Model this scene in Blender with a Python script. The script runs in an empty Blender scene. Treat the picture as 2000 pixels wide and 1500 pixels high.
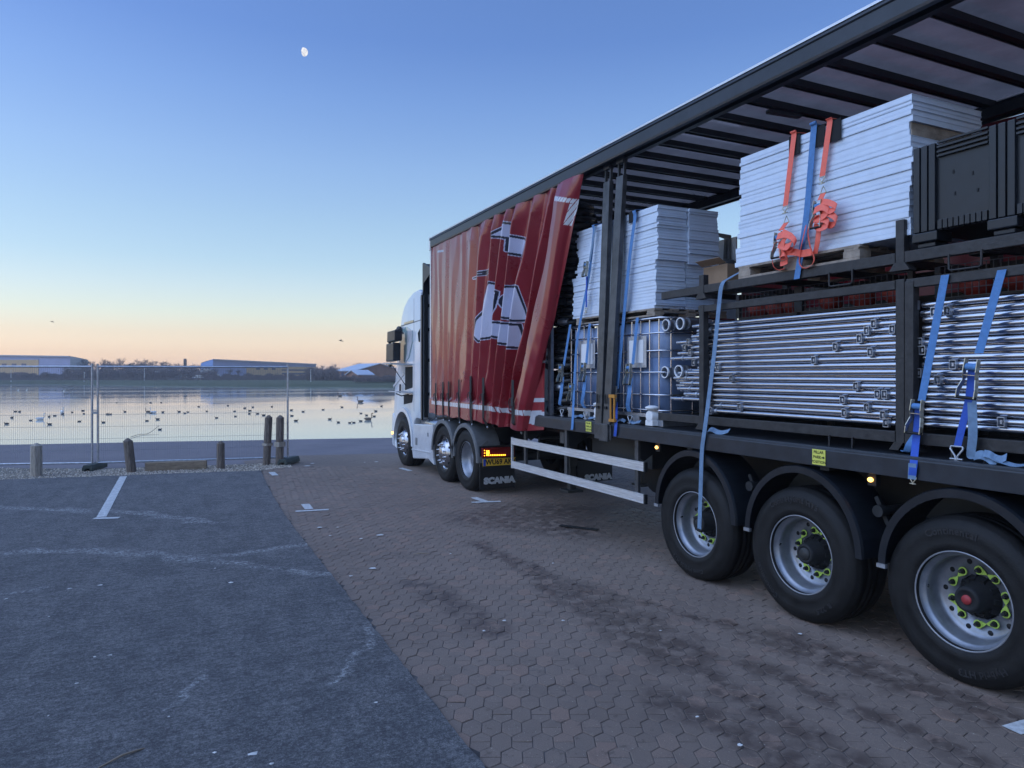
import bpy, bmesh, math, random
import numpy as np
from mathutils import Vector, Matrix
R = random.Random(7)
sc = bpy.context.scene
# ------------------------------------------------------------------ camera
F, CH, HZ = 1380.0, 1.88, 731.0            # focal length / horizon row in photograph pixels, lens height in metres
TH = math.atan(664 / F)                    # heading of the lens, turned right of the trailer's long axis (+Y)
cT, sT = math.cos(TH), math.sin(TH)
cam = bpy.data.cameras.new('camera'); cam_o = bpy.data.objects.new('camera', cam)
sc.collection.objects.link(cam_o); sc.camera = cam_o
cam.sensor_width = 36; cam.lens = F / 2000 * 36; cam.shift_y = -0.0095; cam.clip_end = 9000; cam.clip_start = .05
cam_o.location = (0, 0, CH); cam_o.rotation_euler = (math.pi / 2, 0, -TH)
# ------------------------------------------------------------------ sky, sun, exposure
SUN_EL, SUN_AZ = 50.0, 275.0               # high soft fill from the lake side, standing in for twilight skylight
w = bpy.data.worlds.new('World'); sc.world = w; w.use_nodes = True
nt = w.node_tree; bg = nt.nodes['Background']
sk = nt.nodes.new('ShaderNodeTexSky'); sk.sky_type = 'NISHITA'; sk.sun_disc = False
sk.sun_elevation = math.radians(SUN_EL); sk.sun_rotation = math.radians(SUN_AZ)
sk.air_density = 1.0; sk.dust_density = 1.0; sk.ozone_density = 3.0
tc = nt.nodes.new('ShaderNodeTexCoord'); sp = nt.nodes.new('ShaderNodeSeparateXYZ')
nt.links.new(tc.outputs['Generated'], sp.inputs[0])
rp = nt.nodes.new('ShaderNodeValToRGB'); mx = nt.nodes.new('ShaderNodeMix'); mx.data_type = 'RGBA'; mx.blend_type = 'MULTIPLY'
mx.inputs[0].default_value = 1.0; mx.clamp_result = False
nt.links.new(sp.outputs['Z'], rp.inputs[0]); nt.links.new(sk.outputs[0], mx.inputs['A']); nt.links.new(rp.outputs[0], mx.inputs['B'])
SKYT = [(0.0, (1.267, 0.88, 0.697)), (0.0272, (0.88, 0.643, 0.559)), (0.0538, (0.805, 0.6, 0.501)), (0.0802, (0.761, 0.638, 0.528)), (0.1129, (0.721, 0.636, 0.556)),
        (0.1517, (0.656, 0.626, 0.569)), (0.2024, (0.636, 0.625, 0.588)), (0.2753, (0.595, 0.609, 0.634)), (0.3548, (0.5, 0.553, 0.651)), (0.4223, (0.41, 0.484, 0.634))]  # the evening sky's tint by height
el = rp.color_ramp.elements
for i, (p, col) in enumerate(SKYT):
    e = el[i] if i < 2 else el.new(p)
    e.position = p; e.color = (*col, 1)
nt.links.new(mx.outputs['Result'], bg.inputs[0]); bg.inputs[1].default_value = 0.15
sun = bpy.data.lights.new('sun', 'SUN'); sun.energy = .75; sun.angle = math.radians(80); sun.color = (.45, .65, 1)  # wide blue lamp added as fill in place of the dusk sky's light
sky_fill_o = bpy.data.objects.new('sun', sun); sc.collection.objects.link(sky_fill_o)
a_, e_ = math.radians(SUN_AZ), math.radians(SUN_EL)
sky_fill_o.rotation_euler = Vector((math.sin(a_) * math.cos(e_), math.cos(a_) * math.cos(e_), math.sin(e_))).to_track_quat('Z', 'Y').to_euler()
vs = sc.view_settings; vs.view_transform = 'Standard'; vs.look = 'None'; vs.gamma = 1; vs.use_curve_mapping = False
vs.exposure = 1.0
# ------------------------------------------------------------------ pixel -> place helpers (a pixel is only a direction)
def ray(u, v):
    a = (u - 1000) / F; return (cT * a + sT, -sT * a + cT, -(v - HZ) / F)
def PX(u, v, X):
    d = ray(u, v); t = X / d[0]; return Vector((X, d[1] * t, CH + d[2] * t))
def PY(u, v, Y):
    d = ray(u, v); t = Y / d[1]; return Vector((d[0] * t, Y, CH + d[2] * t))
def PG(u, v, Z=0.0):
    d = ray(u, v); t = (Z - CH) / d[2]; return Vector((d[0] * t, d[1] * t, Z))
def PD(u, v, dep):
    d = ray(u, v); return Vector((d[0] * dep, d[1] * dep, CH + d[2] * dep))
# ------------------------------------------------------------------ materials
MATS = {}
def mat(name, col, rough=.6, metal=0., var=.12, vs_=6., bump=0., bs=60., spec=.5, ior=1.45, emit=None, es=0., var2=None, trans=0., coat=0., attr=None, stretch=None, trl=0.):
    m = bpy.data.materials.new(name); m.use_nodes = True; n = m.node_tree; b = n.nodes['Principled BSDF']
    L = n.links.new
    b.inputs['Roughness'].default_value = rough; b.inputs['Metallic'].default_value = metal
    b.inputs['IOR'].default_value = ior; b.inputs['Specular IOR Level'].default_value = spec
    b.inputs['Transmission Weight'].default_value = trans; b.inputs['Coat Weight'].default_value = coat
    g = n.nodes.new('ShaderNodeNewGeometry')
    src = g.outputs['Position']
    if stretch:
        mp = n.nodes.new('ShaderNodeMapping'); mp.inputs['Scale'].default_value = stretch; L(src, mp.inputs[0]); src = mp.outputs[0]
    ns = n.nodes.new('ShaderNodeTexNoise'); ns.inputs['Scale'].default_value = vs_; ns.inputs['Detail'].default_value = 6; ns.inputs['Roughness'].default_value = .65
    L(src, ns.inputs['Vector'])
    cr = n.nodes.new('ShaderNodeValToRGB'); cr.color_ramp.elements[0].position = .3; cr.color_ramp.elements[1].position = .7
    c0 = tuple(max(0, x * (1 - var)) for x in col); c1 = tuple(x * (1 + var) for x in col) if var2 is None else var2
    cr.color_ramp.elements[0].color = (*c0, 1); cr.color_ramp.elements[1].color = (*c1, 1)
    L(ns.outputs['Fac'], cr.inputs[0])
    if attr:
        at = n.nodes.new('ShaderNodeAttribute'); at.attribute_name = attr
        mm = n.nodes.new('ShaderNodeMix'); mm.data_type = 'RGBA'; mm.blend_type = 'MULTIPLY'; mm.inputs[0].default_value = 1
        L(at.outputs['Color'], mm.inputs['A']); L(cr.outputs[0], mm.inputs['B']); L(mm.outputs['Result'], b.inputs['Base Color'])
    else:
        L(cr.outputs[0], b.inputs['Base Color'])
    if rough > .05:
        mr = n.nodes.new('ShaderNodeMapRange'); mr.inputs['To Min'].default_value = rough * .8; mr.inputs['To Max'].default_value = min(1, rough * 1.25)
        L(ns.outputs['Fac'], mr.inputs['Value']); L(mr.outputs[0], b.inputs['Roughness'])
    if bump:
        n2 = n.nodes.new('ShaderNodeTexNoise'); n2.inputs['Scale'].default_value = bs; n2.inputs['Detail'].default_value = 4; L(src, n2.inputs['Vector'])
        bp = n.nodes.new('ShaderNodeBump'); bp.inputs['Strength'].default_value = bump; bp.inputs['Distance'].default_value = .01
        L(n2.outputs['Fac'], bp.inputs['Height']); L(bp.outputs[0], b.inputs['Normal'])
    if emit:
        b.inputs['Emission Color'].default_value = (*emit, 1); b.inputs['Emission Strength'].default_value = es
    if trl:
        tl = n.nodes.new('ShaderNodeBsdfTranslucent'); L(cr.outputs[0], tl.inputs[0]); ms = n.nodes.new('ShaderNodeMixShader'); ms.inputs[0].default_value = trl
        L(b.outputs[0], ms.inputs[1]); L(tl.outputs[0], ms.inputs[2]); L(ms.outputs[0], n.nodes['Material Output'].inputs[0])
    MATS[name] = m
    return m
def N(m, typ, **kw):
    x = m.node_tree.nodes.new(typ)
    for k, v in kw.items(): setattr(x, k, v)
    return x
mat('black_steel', (.014, .016, .020), .45, var=.35, vs_=9, bump=.15)
mat('black_paint', (.010, .012, .016), .38, var=.3, vs_=7)
mat('rail_paint', (.020, .025, .033), .36, var=.35, vs_=5, bump=.08, bs=30)
mat('rack_steel', (.024, .025, .028), .5, var=.4, vs_=14, bump=.3, bs=40, var2=(.042, .040, .040))
mat('post_steel', (.08, .083, .088), .42, metal=.5, var=.45, vs_=5, bump=.2, bs=30)
mat('chassis', (.02, .022, .025), .55, var=.3)
mat('chassis_grey', (.032, .033, .033), .6, var=.3, vs_=4)
mat('under_black', (.010, .011, .013), .7, var=.3)
mat('aluminium', (.66, .67, .68), .38, metal=.55, var=.18, vs_=8, stretch=(8, .6, 8))
mat('galvanised', (.50, .52, .57), .20, metal=1., var=.10, vs_=11, stretch=(6, 1.2, 6))
mat('wood_beam', (.27, .215, .155), .85, var=.35, vs_=10, bump=.6, bs=60, stretch=(.6, 3, 3))
mat('fence_wire', (.24, .25, .28), .5, metal=.5)
mat('galv_dull', (.42, .45, .50), .42, metal=.85, var=.25, vs_=14)
mat('chrome', (.42, .43, .46), .26, metal=1., var=.05)
mat('rim_silver', (.27, .29, .33), .38, metal=.6, var=.2, vs_=10)
mat('zinc', (.46, .43, .34), .35, metal=.9, var=.3, vs_=40)
mat('tyre', (.0065, .007, .008), .62, var=.4, vs_=9, bump=.2, bs=90, var2=(.0135, .0135, .014), spec=.35)
mat('tyre_letter', (.020, .021, .024), .45, var=.2)
mat('rubber', (.008, .009, .011), .6, var=.3)
mat('cab_white', (.62, .66, .70), .18, var=.05, vs_=3, coat=.4)
mat('cab_grime', (.50, .52, .55), .3, var=.15, vs_=5, coat=.2)
mat('cab_grey', (.16, .17, .18), .5, var=.1)
mat('glass_dark', (.02, .03, .035), .04, var=.1, spec=.9)
mat('panel_white', (.62, .71, .83), .33, var=.07, vs_=7, bump=.25, bs=14, coat=.35)
mat('panel_edge', (.60, .64, .70), .4, var=.12, vs_=12, bump=.2, bs=30)
mat('wood_old', (.30, .25, .20), .8, var=.4, vs_=9, bump=.5, bs=50, stretch=(1, 1, 1))
mat('wood_post', (.145, .118, .098), .85, var=.4, vs_=12, bump=.6, bs=70, stretch=(4, 4, .6), var2=(.24, .20, .17))
mat('wood_post_pale', (.38, .34, .29), .85, var=.35, vs_=12, bump=.6, bs=70, stretch=(4, 4, .6))
mat('strap_blue', (.09, .225, .47), .7, var=.15, vs_=30, bump=.3, bs=400)
mat('strap_navy', (.025, .085, .42), .65, var=.15, vs_=30)
mat('strap_worn', (.15, .24, .36), .75, var=.2, vs_=25, bump=.3, bs=400)
mat('strap_orange', (.90, .165, .11), .55, var=.08, vs_=30)
mat('pad_black', (.012, .013, .015), .85, var=.3)
mat('plastic_black', (.010, .013, .018), .34, var=.25, vs_=6, bump=.08, bs=20)
mat('hose', (.014, .015, .017), .24, var=.3)
mat('ibc_plastic', (.30, .39, .57), .35, var=.1, vs_=4, spec=.4)
mat('ibc_liquid', (.13, .19, .32), .35, var=.12, vs_=4, spec=.4)
mat('label_white', (.72, .73, .74), .5, var=.08)
mat('sign_yellow', (.66, .66, .12), .5, var=.08, vs_=30)
mat('plate_yellow', (.70, .44, .04), .45, var=.05)
mat('euro_blue', (.02, .07, .40), .45)
mat('ink', (.012, .012, .014), .6, var=.1)
mat('flap_letter', (.42, .44, .46), .6, var=.25, vs_=40)
mat('cardboard', (.28, .19, .12), .85, var=.15)
mat('lime', (.40, .58, .10), .5, var=.1)
mat('red_cap', (.32, .035, .04), .5)
mat('orange_bag', (.30, .035, .02), .6, var=.3, vs_=20)
mat('roof_sheet', (.52, .45, .44), .13, metal=.75, var=.25, vs_=2.2, trl=.17)
mat('amber_lamp', (.8, .35, .04), .3, emit=(1, .50, .12), es=2.2)
mat('amber_glow', (.8, .3, .02), .3, emit=(1, .36, .02), es=2.4)
mat('lamp_red', (.16, .008, .008), .25)
mat('handle_yellow', (.50, .22, .03), .5, var=.2)
mat('paint_white', (.50, .51, .51), .7, var=.35, vs_=25)
mat('concrete_block', (.06, .075, .07), .8, var=.3, vs_=20, bump=.4)
mat('bird_dark', (.045, .042, .042), .8); mat('bird_white', (.75, .75, .74), .7); mat('bird_brown', (.16, .12, .09), .8); mat('beak', (.5, .2, .03), .6)
mat('litter', (.62, .62, .60), .7, var=.2)
mat('twig', (.26, .21, .16), .9)
# ------------------------------------------------------------------ mesh builder
COL = sc.collection
WL = {}                                    # world position of every object's origin
class MB:
    def __init__(s): s.v = []; s.f = []; s.mi = []; s.sm = []; s.cm = 0; s.smooth = False
    def add(s, vs, fs):
        o = len(s.v); s.v += [tuple(p) for p in vs]
        for f in fs: s.f.append(tuple(i + o for i in f)); s.mi.append(s.cm); s.sm.append(s.smooth)
        return s
    def box(s, x0, x1, y0, y1, z0, z1):
        if x0 > x1: x0, x1 = x1, x0
        if y0 > y1: y0, y1 = y1, y0
        if z0 > z1: z0, z1 = z1, z0
        return s.add([(x, y, z) for z in (z0, z1) for y in (y0, y1) for x in (x0, x1)],
                     [(0, 2, 3, 1), (4, 5, 7, 6), (0, 1, 5, 4), (2, 6, 7, 3), (0, 4, 6, 2), (1, 3, 7, 5)])
    def bar(s, p0, p1, w, h, up=(0, 0, 1)):
        p0 = Vector(p0); p1 = Vector(p1); d = (p1 - p0).normalized(); up = Vector(up)
        if abs(d.dot(up)) > .99: up = Vector((0, 1, 0))
        a = d.cross(up).normalized(); b = a.cross(d).normalized(); a *= w / 2; b *= h / 2
        return s.add([p0 - a - b, p0 + a - b, p0 + a + b, p0 - a + b, p1 - a - b, p1 + a - b, p1 + a + b, p1 - a + b],
                     [(0, 1, 2, 3), (4, 7, 6, 5), (0, 4, 5, 1), (1, 5, 6, 2), (2, 6, 7, 3), (3, 7, 4, 0)])
    def tube(s, pts, r, n=8, caps=True, closed=False):
        pts = [Vector(p) for p in pts]; k = len(pts)
        rr = r if isinstance(r, (list, tuple)) else [r] * k
        vs = []; fs = []; prev = None
        for i, p in enumerate(pts):
            if closed: d = (pts[(i + 1) % k] - pts[i - 1])
            else: d = (pts[min(i + 1, k - 1)] - pts[max(i - 1, 0)])
            d = d.normalized()
            if prev is None:
                a = d.cross(Vector((0, 0, 1)))
                if a.length < .1: a = d.cross(Vector((0, 1, 0)))
            else: a = prev - d * prev.dot(d)
            a.normalize(); prev = a; b = d.cross(a)
            for j in range(n):
                t = 2 * math.pi * j / n
                vs.append(p + (a * math.cos(t) + b * math.sin(t)) * rr[i])
        m = k if closed else k - 1
        for i in range(m):
            for j in range(n):
                i2 = (i + 1) % k
                fs.append((i * n + j, i * n + (j + 1) % n, i2 * n + (j + 1) % n, i2 * n + j))
        o = s.smooth; s.smooth = True; s.add(vs, fs); s.smooth = o
        if caps and not closed:
            s.add(vs[:n], [tuple(reversed(range(n)))]); s.add(vs[-n:], [tuple(range(n))])
        return s
    def lathe(s, prof, c, axis='x', n=32, smooth=True, a0=0., a1=2 * math.pi, zmin=None):
        full = abs(a1 - a0 - 2 * math.pi) < 1e-6; cnt = n if full else n + 1
        vs = []; fs = []
        for i in range(cnt):
            t = a0 + (a1 - a0) * i / n; ct, st = math.cos(t), math.sin(t)
            for (r, a) in prof:
                if axis == 'x': p = [c[0] + a, c[1] + r * ct, c[2] + r * st]
                elif axis == 'y': p = [c[0] + r * ct, c[1] + a, c[2] + r * st]
                else: p = [c[0] + r * ct, c[1] + r * st, c[2] + a]
                if zmin is not None and p[2] < zmin: p[2] = zmin
                vs.append(p)
        k = len(prof)
        for i in range(n):
            i2 = (i + 1) % cnt
            for j in range(k - 1): fs.append((i * k + j, i * k + j + 1, i2 * k + j + 1, i2 * k + j))
        o = s.smooth; s.smooth = smooth; s.add(vs, fs); s.smooth = o
        return s
    def ribbon(s, pts, wid, th=.003):
        """webbing: a band along pts; wid = one width vector or one per point"""
        pts = [Vector(p) for p in pts]; k = len(pts)
        W = [Vector(x) for x in wid] if isinstance(wid[0], (list, tuple, Vector)) else [Vector(wid)] * k
        vs = []; fs = []
        for i, p in enumerate(pts):
            d = (pts[min(i + 1, k - 1)] - pts[max(i - 1, 0)]); nrm = d.cross(W[i])
            nrm = nrm.normalized() * th / 2 if nrm.length > 1e-9 else Vector((th / 2, 0, 0))
            h = W[i] / 2
            vs += [p - h - nrm, p + h - nrm, p + h + nrm, p - h + nrm]
        for i in range(k - 1):
            a, b = i * 4, i * 4 + 4
            for j in range(4): fs.append((a + j, a + (j + 1) % 4, b + (j + 1) % 4, b + j))
        fs += [(3, 2, 1, 0), tuple((k - 1) * 4 + j for j in range(4))]
        return s.add(vs, fs)
    def prism(s, poly, axis, a0, a1):
        """poly: 2-D outline; axis x -> (y,z), axis y -> (x,z), axis z -> (x,y)"""
        def P(p, a): return (a, p[0], p[1]) if axis == 'x' else (p[0], a, p[1]) if axis == 'y' else (p[0], p[1], a)
        n = len(poly)
        return s.add([P(p, a0) for p in poly] + [P(p, a1) for p in poly],
                     [tuple(range(n)), tuple(reversed(range(n, 2 * n)))] + [(i, i + n, (i + 1) % n + n, (i + 1) % n) for i in range(n)])
    def sphere(s, c, r, nu=10, nv=6, sx=1, sy=1, sz=1):
        prof = []
        vs = [(c[0], c[1], c[2] - r * sz)]; fs = []
        for i in range(1, nv):
            ph = -math.pi / 2 + math.pi * i / nv
            for j in range(nu):
                t = 2 * math.pi * j / nu
                vs.append((c[0] + r * sx * math.cos(ph) * math.cos(t), c[1] + r * sy * math.cos(ph) * math.sin(t), c[2] + r * sz * math.sin(ph)))
        vs.append((c[0], c[1], c[2] + r * sz)); T = len(vs) - 1
        for j in range(nu):
            fs.append((0, 1 + (j + 1) % nu, 1 + j)); fs.append((T, T - nu + j, T - nu + (j + 1) % nu))
            for i in range(nv - 2):
                a = 1 + i * nu
                fs.append((a + j, a + (j + 1) % nu, a + nu + (j + 1) % nu, a + nu + j))
        o = s.smooth; s.smooth = True; s.add(vs, fs); s.smooth = o
        return s
    def mesh(s, name, mats, org):
        me = bpy.data.meshes.new(name)
        me.from_pydata([(p[0] - org[0], p[1] - org[1], p[2] - org[2]) for p in s.v], [], s.f)
        for m in (mats if isinstance(mats, (list, tuple)) else [mats]): me.materials.append(MATS[m] if isinstance(m, str) else m)
        me.polygons.foreach_set('material_index', s.mi); me.polygons.foreach_set('use_smooth', s.sm)
        me.validate(); me.update()
        bm = bmesh.new(); bm.from_mesh(me); bmesh.ops.recalc_face_normals(bm, faces=bm.faces); bm.to_mesh(me); bm.free()
        return me
    def build(s, name, mats, parent=None, bev=0., org=None):
        if org is None:
            if parent is not None: org = WL[parent]
            else:
                xs = [p[0] for p in s.v]; ys = [p[1] for p in s.v]; zs = [p[2] for p in s.v]
                org = Vector(((min(xs) + max(xs)) / 2, (min(ys) + max(ys)) / 2, min(zs)))
        org = Vector(org)
        return link(name, s.mesh(name, mats, org), parent, org, bev)
def link(name, me, parent, org, bev=0.):
    o = bpy.data.objects.new(name, me); COL.objects.link(o); org = Vector(org); WL[o] = org
    if parent is not None: o.parent = parent; o.location = org - WL[parent]
    else: o.location = org
    if bev:
        b = o.modifiers.new('bevel', 'BEVEL'); b.width = bev; b.segments = 2; b.limit_method = 'ANGLE'; b.angle_limit = math.radians(40)
    return o
def tag(o, label, cat, group=None):
    o['label'] = label; o['category'] = cat
    if group: o['group'] = group
    return o
def thing(name, label, cat, loc=(0, 0, 0), group=None):
    o = bpy.data.objects.new(name, None); COL.objects.link(o); o.location = loc; WL[o] = Vector(loc)
    o.empty_display_size = .2
    return tag(o, label, cat, group)
def struct(o, kind='structure'): o['kind'] = kind; return o
def copy_tree(o, parent=None, loc=None):
    c = o.copy(); COL.objects.link(c); c.parent = parent
    if loc is not None: c.location = loc; WL[c] = Vector(loc)
    for ch in list(o.children): copy_tree(ch, c)
    return c
def text_mesh(body, size, bold=0., ext=.0, sx=1., align='CENTER'):
    cu = bpy.data.curves.new('lettering', 'FONT'); cu.body = body; cu.size = size; cu.offset = bold; cu.extrude = ext
    cu.align_x = align; cu.align_y = 'CENTER'; cu.resolution_u = 2
    o = bpy.data.objects.new('lettering', cu); COL.objects.link(o)
    dg = bpy.context.evaluated_depsgraph_get(); dg.update()
    me = bpy.data.meshes.new_from_object(o.evaluated_get(dg))
    vs = [(v.co.x * sx, v.co.y, v.co.z) for v in me.vertices]; fs = [tuple(p.vertices) for p in me.polygons]
    bpy.data.objects.remove(o); bpy.data.curves.remove(cu); bpy.data.meshes.remove(me)
    return vs, fs
def put_text(mb, body, size, M, bold=0., ext=0., sx=1.):
    vs, fs = text_mesh(body, size, bold, ext, sx); mb.add([M @ Vector(p) for p in vs], fs)
def face_mx(origin, right, up):
    r = Vector(right).normalized(); u = Vector(up).normalized(); n = r.cross(u)
    m = Matrix((r, u, n)).transposed().to_4x4(); m.translation = Vector(origin); return m
def catmull(pts, k=6):
    P = [Vector(p) for p in pts]; out = []
    for i in range(len(P) - 1):
        a = P[max(i - 1, 0)]; b = P[i]; c = P[i + 1]; d = P[min(i + 2, len(P) - 1)]
        for j in range(k):
            t = j / k
            out.append(.5 * ((2 * b) + (c - a) * t + (2 * a - 5 * b + 4 * c - d) * t * t + (3 * b - a - 3 * c + d) * t ** 3))
    out.append(P[-1]); return out
# ------------------------------------------------------------------ ground materials
class NB:
    """small node-wiring helper"""
    def __init__(s, name):
        s.m = bpy.data.materials.new(name); s.m.use_nodes = True; s.t = s.m.node_tree; s.b = s.t.nodes['Principled BSDF']
        s.pos = s.t.nodes.new('ShaderNodeNewGeometry'); s.P = s.pos.outputs['Position']; MATS[name] = s.m
    def n(s, typ, **kw):
        x = s.t.nodes.new(typ)
        for k, v in kw.items(): setattr(x, k, v)
        return x
    def set(s, sock, val):
        if hasattr(val, 'is_linked') or isinstance(val, bpy.types.NodeSocket): s.t.links.new(val, sock)
        else: sock.default_value = (*val, 1) if isinstance(val, tuple) and len(val) == 3 and sock.type == 'RGBA' else val
    def noise(s, scale, detail=5, rough=.6, vec=None, dist=0.):
        x = s.n('ShaderNodeTexNoise'); x.inputs['Scale'].default_value = scale; x.inputs['Detail'].default_value = detail
        x.inputs['Roughness'].default_value = rough; x.inputs['Distortion'].default_value = dist
        s.t.links.new(vec or s.P, x.inputs['Vector']); return x.outputs['Fac']
    def vmath(s, op, a, b=None):
        x = s.n('ShaderNodeVectorMath', operation=op); s.set(x.inputs[0], a)
        if b is not None: s.set(x.inputs[1], b)
        return x
    def math(s, op, a, b=None, c=None, clamp=False):
        x = s.n('ShaderNodeMath', operation=op); x.use_clamp = clamp; s.set(x.inputs[0], a)
        if b is not None: s.set(x.inputs[1], b)
        if c is not None: s.set(x.inputs[2], c)
        return x.outputs[0]
    def rng(s, val, a, b, c=0., d=1., smooth=True):
        x = s.n('ShaderNodeMapRange'); x.interpolation_type = 'SMOOTHSTEP' if smooth else 'LINEAR'
        s.set(x.inputs['Value'], val); x.inputs['From Min'].default_value = a; x.inputs['From Max'].default_value = b
        x.inputs['To Min'].default_value = c; x.inputs['To Max'].default_value = d; return x.outputs[0]
    def mix(s, fac, a, b, mode='MIX'):
        x = s.n('ShaderNodeMix', data_type='RGBA', blend_type=mode); s.set(x.inputs[0], fac)
        s.set(x.inputs['A'], a if not isinstance(a, tuple) else (*a, 1)); s.set(x.inputs['B'], b if not isinstance(b, tuple) else (*b, 1))
        return x.outputs['Result']
    def ramp(s, fac, stops):
        x = s.n('ShaderNodeValToRGB'); e = x.color_ramp.elements
        for i, (p, c) in enumerate(stops):
            k = e[i] if i < 2 else e.new(p); k.position = p; k.color = (*c, 1)
        s.t.links.new(fac, x.inputs[0]); return x.outputs[0]
    def stretch(s, sc_, rot=0.):
        x = s.n('ShaderNodeMapping'); x.inputs['Scale'].default_value = sc_; x.inputs['Rotation'].default_value = (0, 0, rot)
        s.t.links.new(s.P, x.inputs[0]); return x.outputs[0]
    def seg(s, A, B, w0, w1, wob=None):
        """soft stain along a line on the ground from A to B, full to w0, gone at w1"""
        A = Vector((A[0], A[1], 0)); B = Vector((B[0], B[1], 0)); AB = B - A
        src = wob or s.P
        flat = s.vmath('MULTIPLY', src, (1, 1, 0)).outputs[0]
        ap = s.vmath('SUBTRACT', flat, tuple(A)).outputs[0]
        t = s.math('DIVIDE', s.vmath('DOT_PRODUCT', ap, tuple(AB)).outputs['Value'], max(AB.length_squared, 1e-6), clamp=True)
        q = s.n('ShaderNodeVectorMath', operation='SCALE'); q.inputs[0].default_value = tuple(AB); s.t.links.new(t, q.inputs['Scale'])
        d = s.vmath('DISTANCE', ap, q.outputs[0]).outputs['Value']
        return s.rng(d, w0, w1, 1, 0)
    def wobble(s, amp, scale):
        x = s.n('ShaderNodeTexNoise'); x.inputs['Scale'].default_value = scale; x.inputs['Detail'].default_value = 3; s.t.links.new(s.P, x.inputs['Vector'])
        a = s.vmath('SUBTRACT', x.outputs['Color'], (.5, .5, .5)).outputs[0]
        q = s.n('ShaderNodeVectorMath', operation='SCALE'); s.t.links.new(a, q.inputs[0]); q.inputs['Scale'].default_value = amp
        return s.vmath('ADD', s.P, q.outputs[0]).outputs[0]
    def bump(s, h, st, dist):
        x = s.n('ShaderNodeBump'); x.inputs['Strength'].default_value = st; x.inputs['Distance'].default_value = dist
        s.t.links.new(h, x.inputs['Height']); return x.outputs[0]
    def out(s, col, rough, nrm=None):
        s.set(s.b.inputs['Base Color'], col); s.set(s.b.inputs['Roughness'], rough)
        if nrm: s.t.links.new(nrm, s.b.inputs['Normal'])
def mx_all(b, ms):
    o = ms[0]
    for k in ms[1:]: o = b.math('MAXIMUM', o, k)
    return o
# dark car-park asphalt with chalky tyre scuffs
A = NB('asphalt')
big = A.noise(.55, 4, .6); mid = A.noise(3.2, 6, .7); fine = A.noise(120, 3, .85); grit = A.noise(260, 2, .9)
col = A.ramp(big, [(.3, (0.124, 0.132, 0.143)), (.7, (0.241, 0.239, 0.246))])
col = A.mix(A.rng(mid, .3, .75), col, (0.275, 0.270, 0.272), 'MIX')
st = A.noise(2.4, 6, .7, A.stretch((1.6, .5, 1), .4)); col = A.mix(A.rng(st, .42, .62, 0, .6), col, (0.117, 0.120, 0.131))
col = A.mix(A.rng(fine, .38, .68, 0, .75), col, (0.071, 0.072, 0.075)); col = A.mix(A.rng(grit, .66, .74, 0, .5), col, (0.760, 0.784, 0.754))
wb = A.wobble(.5, 2.2)
sg = [A.seg(PG(*a), PG(*b_), w * .2, w, wb) for a, b_, w in [((-60, 990), (230, 1001), .16), ((230, 1001), (420, 1022), .14), ((-60, 1084), (200, 1076), .15), ((200, 1076), (400, 1096), .17),
      ((400, 1096), (640, 1124), .14), ((430, 1086), (600, 1064), .10), ((-80, 1168), (70, 1156), .10), ((722, 1230), (700, 1300), .06), ((700, 1300), (640, 1340), .05), ((390, 1340), (330, 1385), .05)]]
scr = A.math('MULTIPLY', mx_all(A, sg), A.rng(A.noise(34, 4, .75), .44, .58)); scr = A.math('MULTIPLY', scr, A.rng(A.noise(4, 3), .28, .5))
col = A.mix(A.math('MULTIPLY', scr, .5), col, (0.760, 0.784, 0.788))
sp_ = A.math('MULTIPLY', A.rng(A.noise(58, 1, .5), .73, .77), A.rng(A.noise(3.3, 3), .45, .7)); col = A.mix(A.math('MULTIPLY', sp_, .6), col, (0.760, 0.784, 0.788))
h = A.math('ADD', A.noise(120, 3, .8), A.math('MULTIPLY', A.noise(8, 4), .7))
cl = A.noise(46, 5, .9); col = A.mix(A.rng(cl, .40, .56, .75, 0), col, (0.043, 0.042, 0.048)); col = A.mix(A.rng(cl, .54, .70, 0, .7), col, (0.411, 0.391, 0.372)); st2 = A.noise(9, 6, .8, A.stretch((.55, 2.2, 1), -TH)); col = A.mix(A.rng(st2, .46, .64, 0, .5), col, (0.046, 0.047, 0.054))
A.out(col, .82, A.bump(h, .9, .015)); A.b.inputs['Specular IOR Level'].default_value = .35
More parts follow.
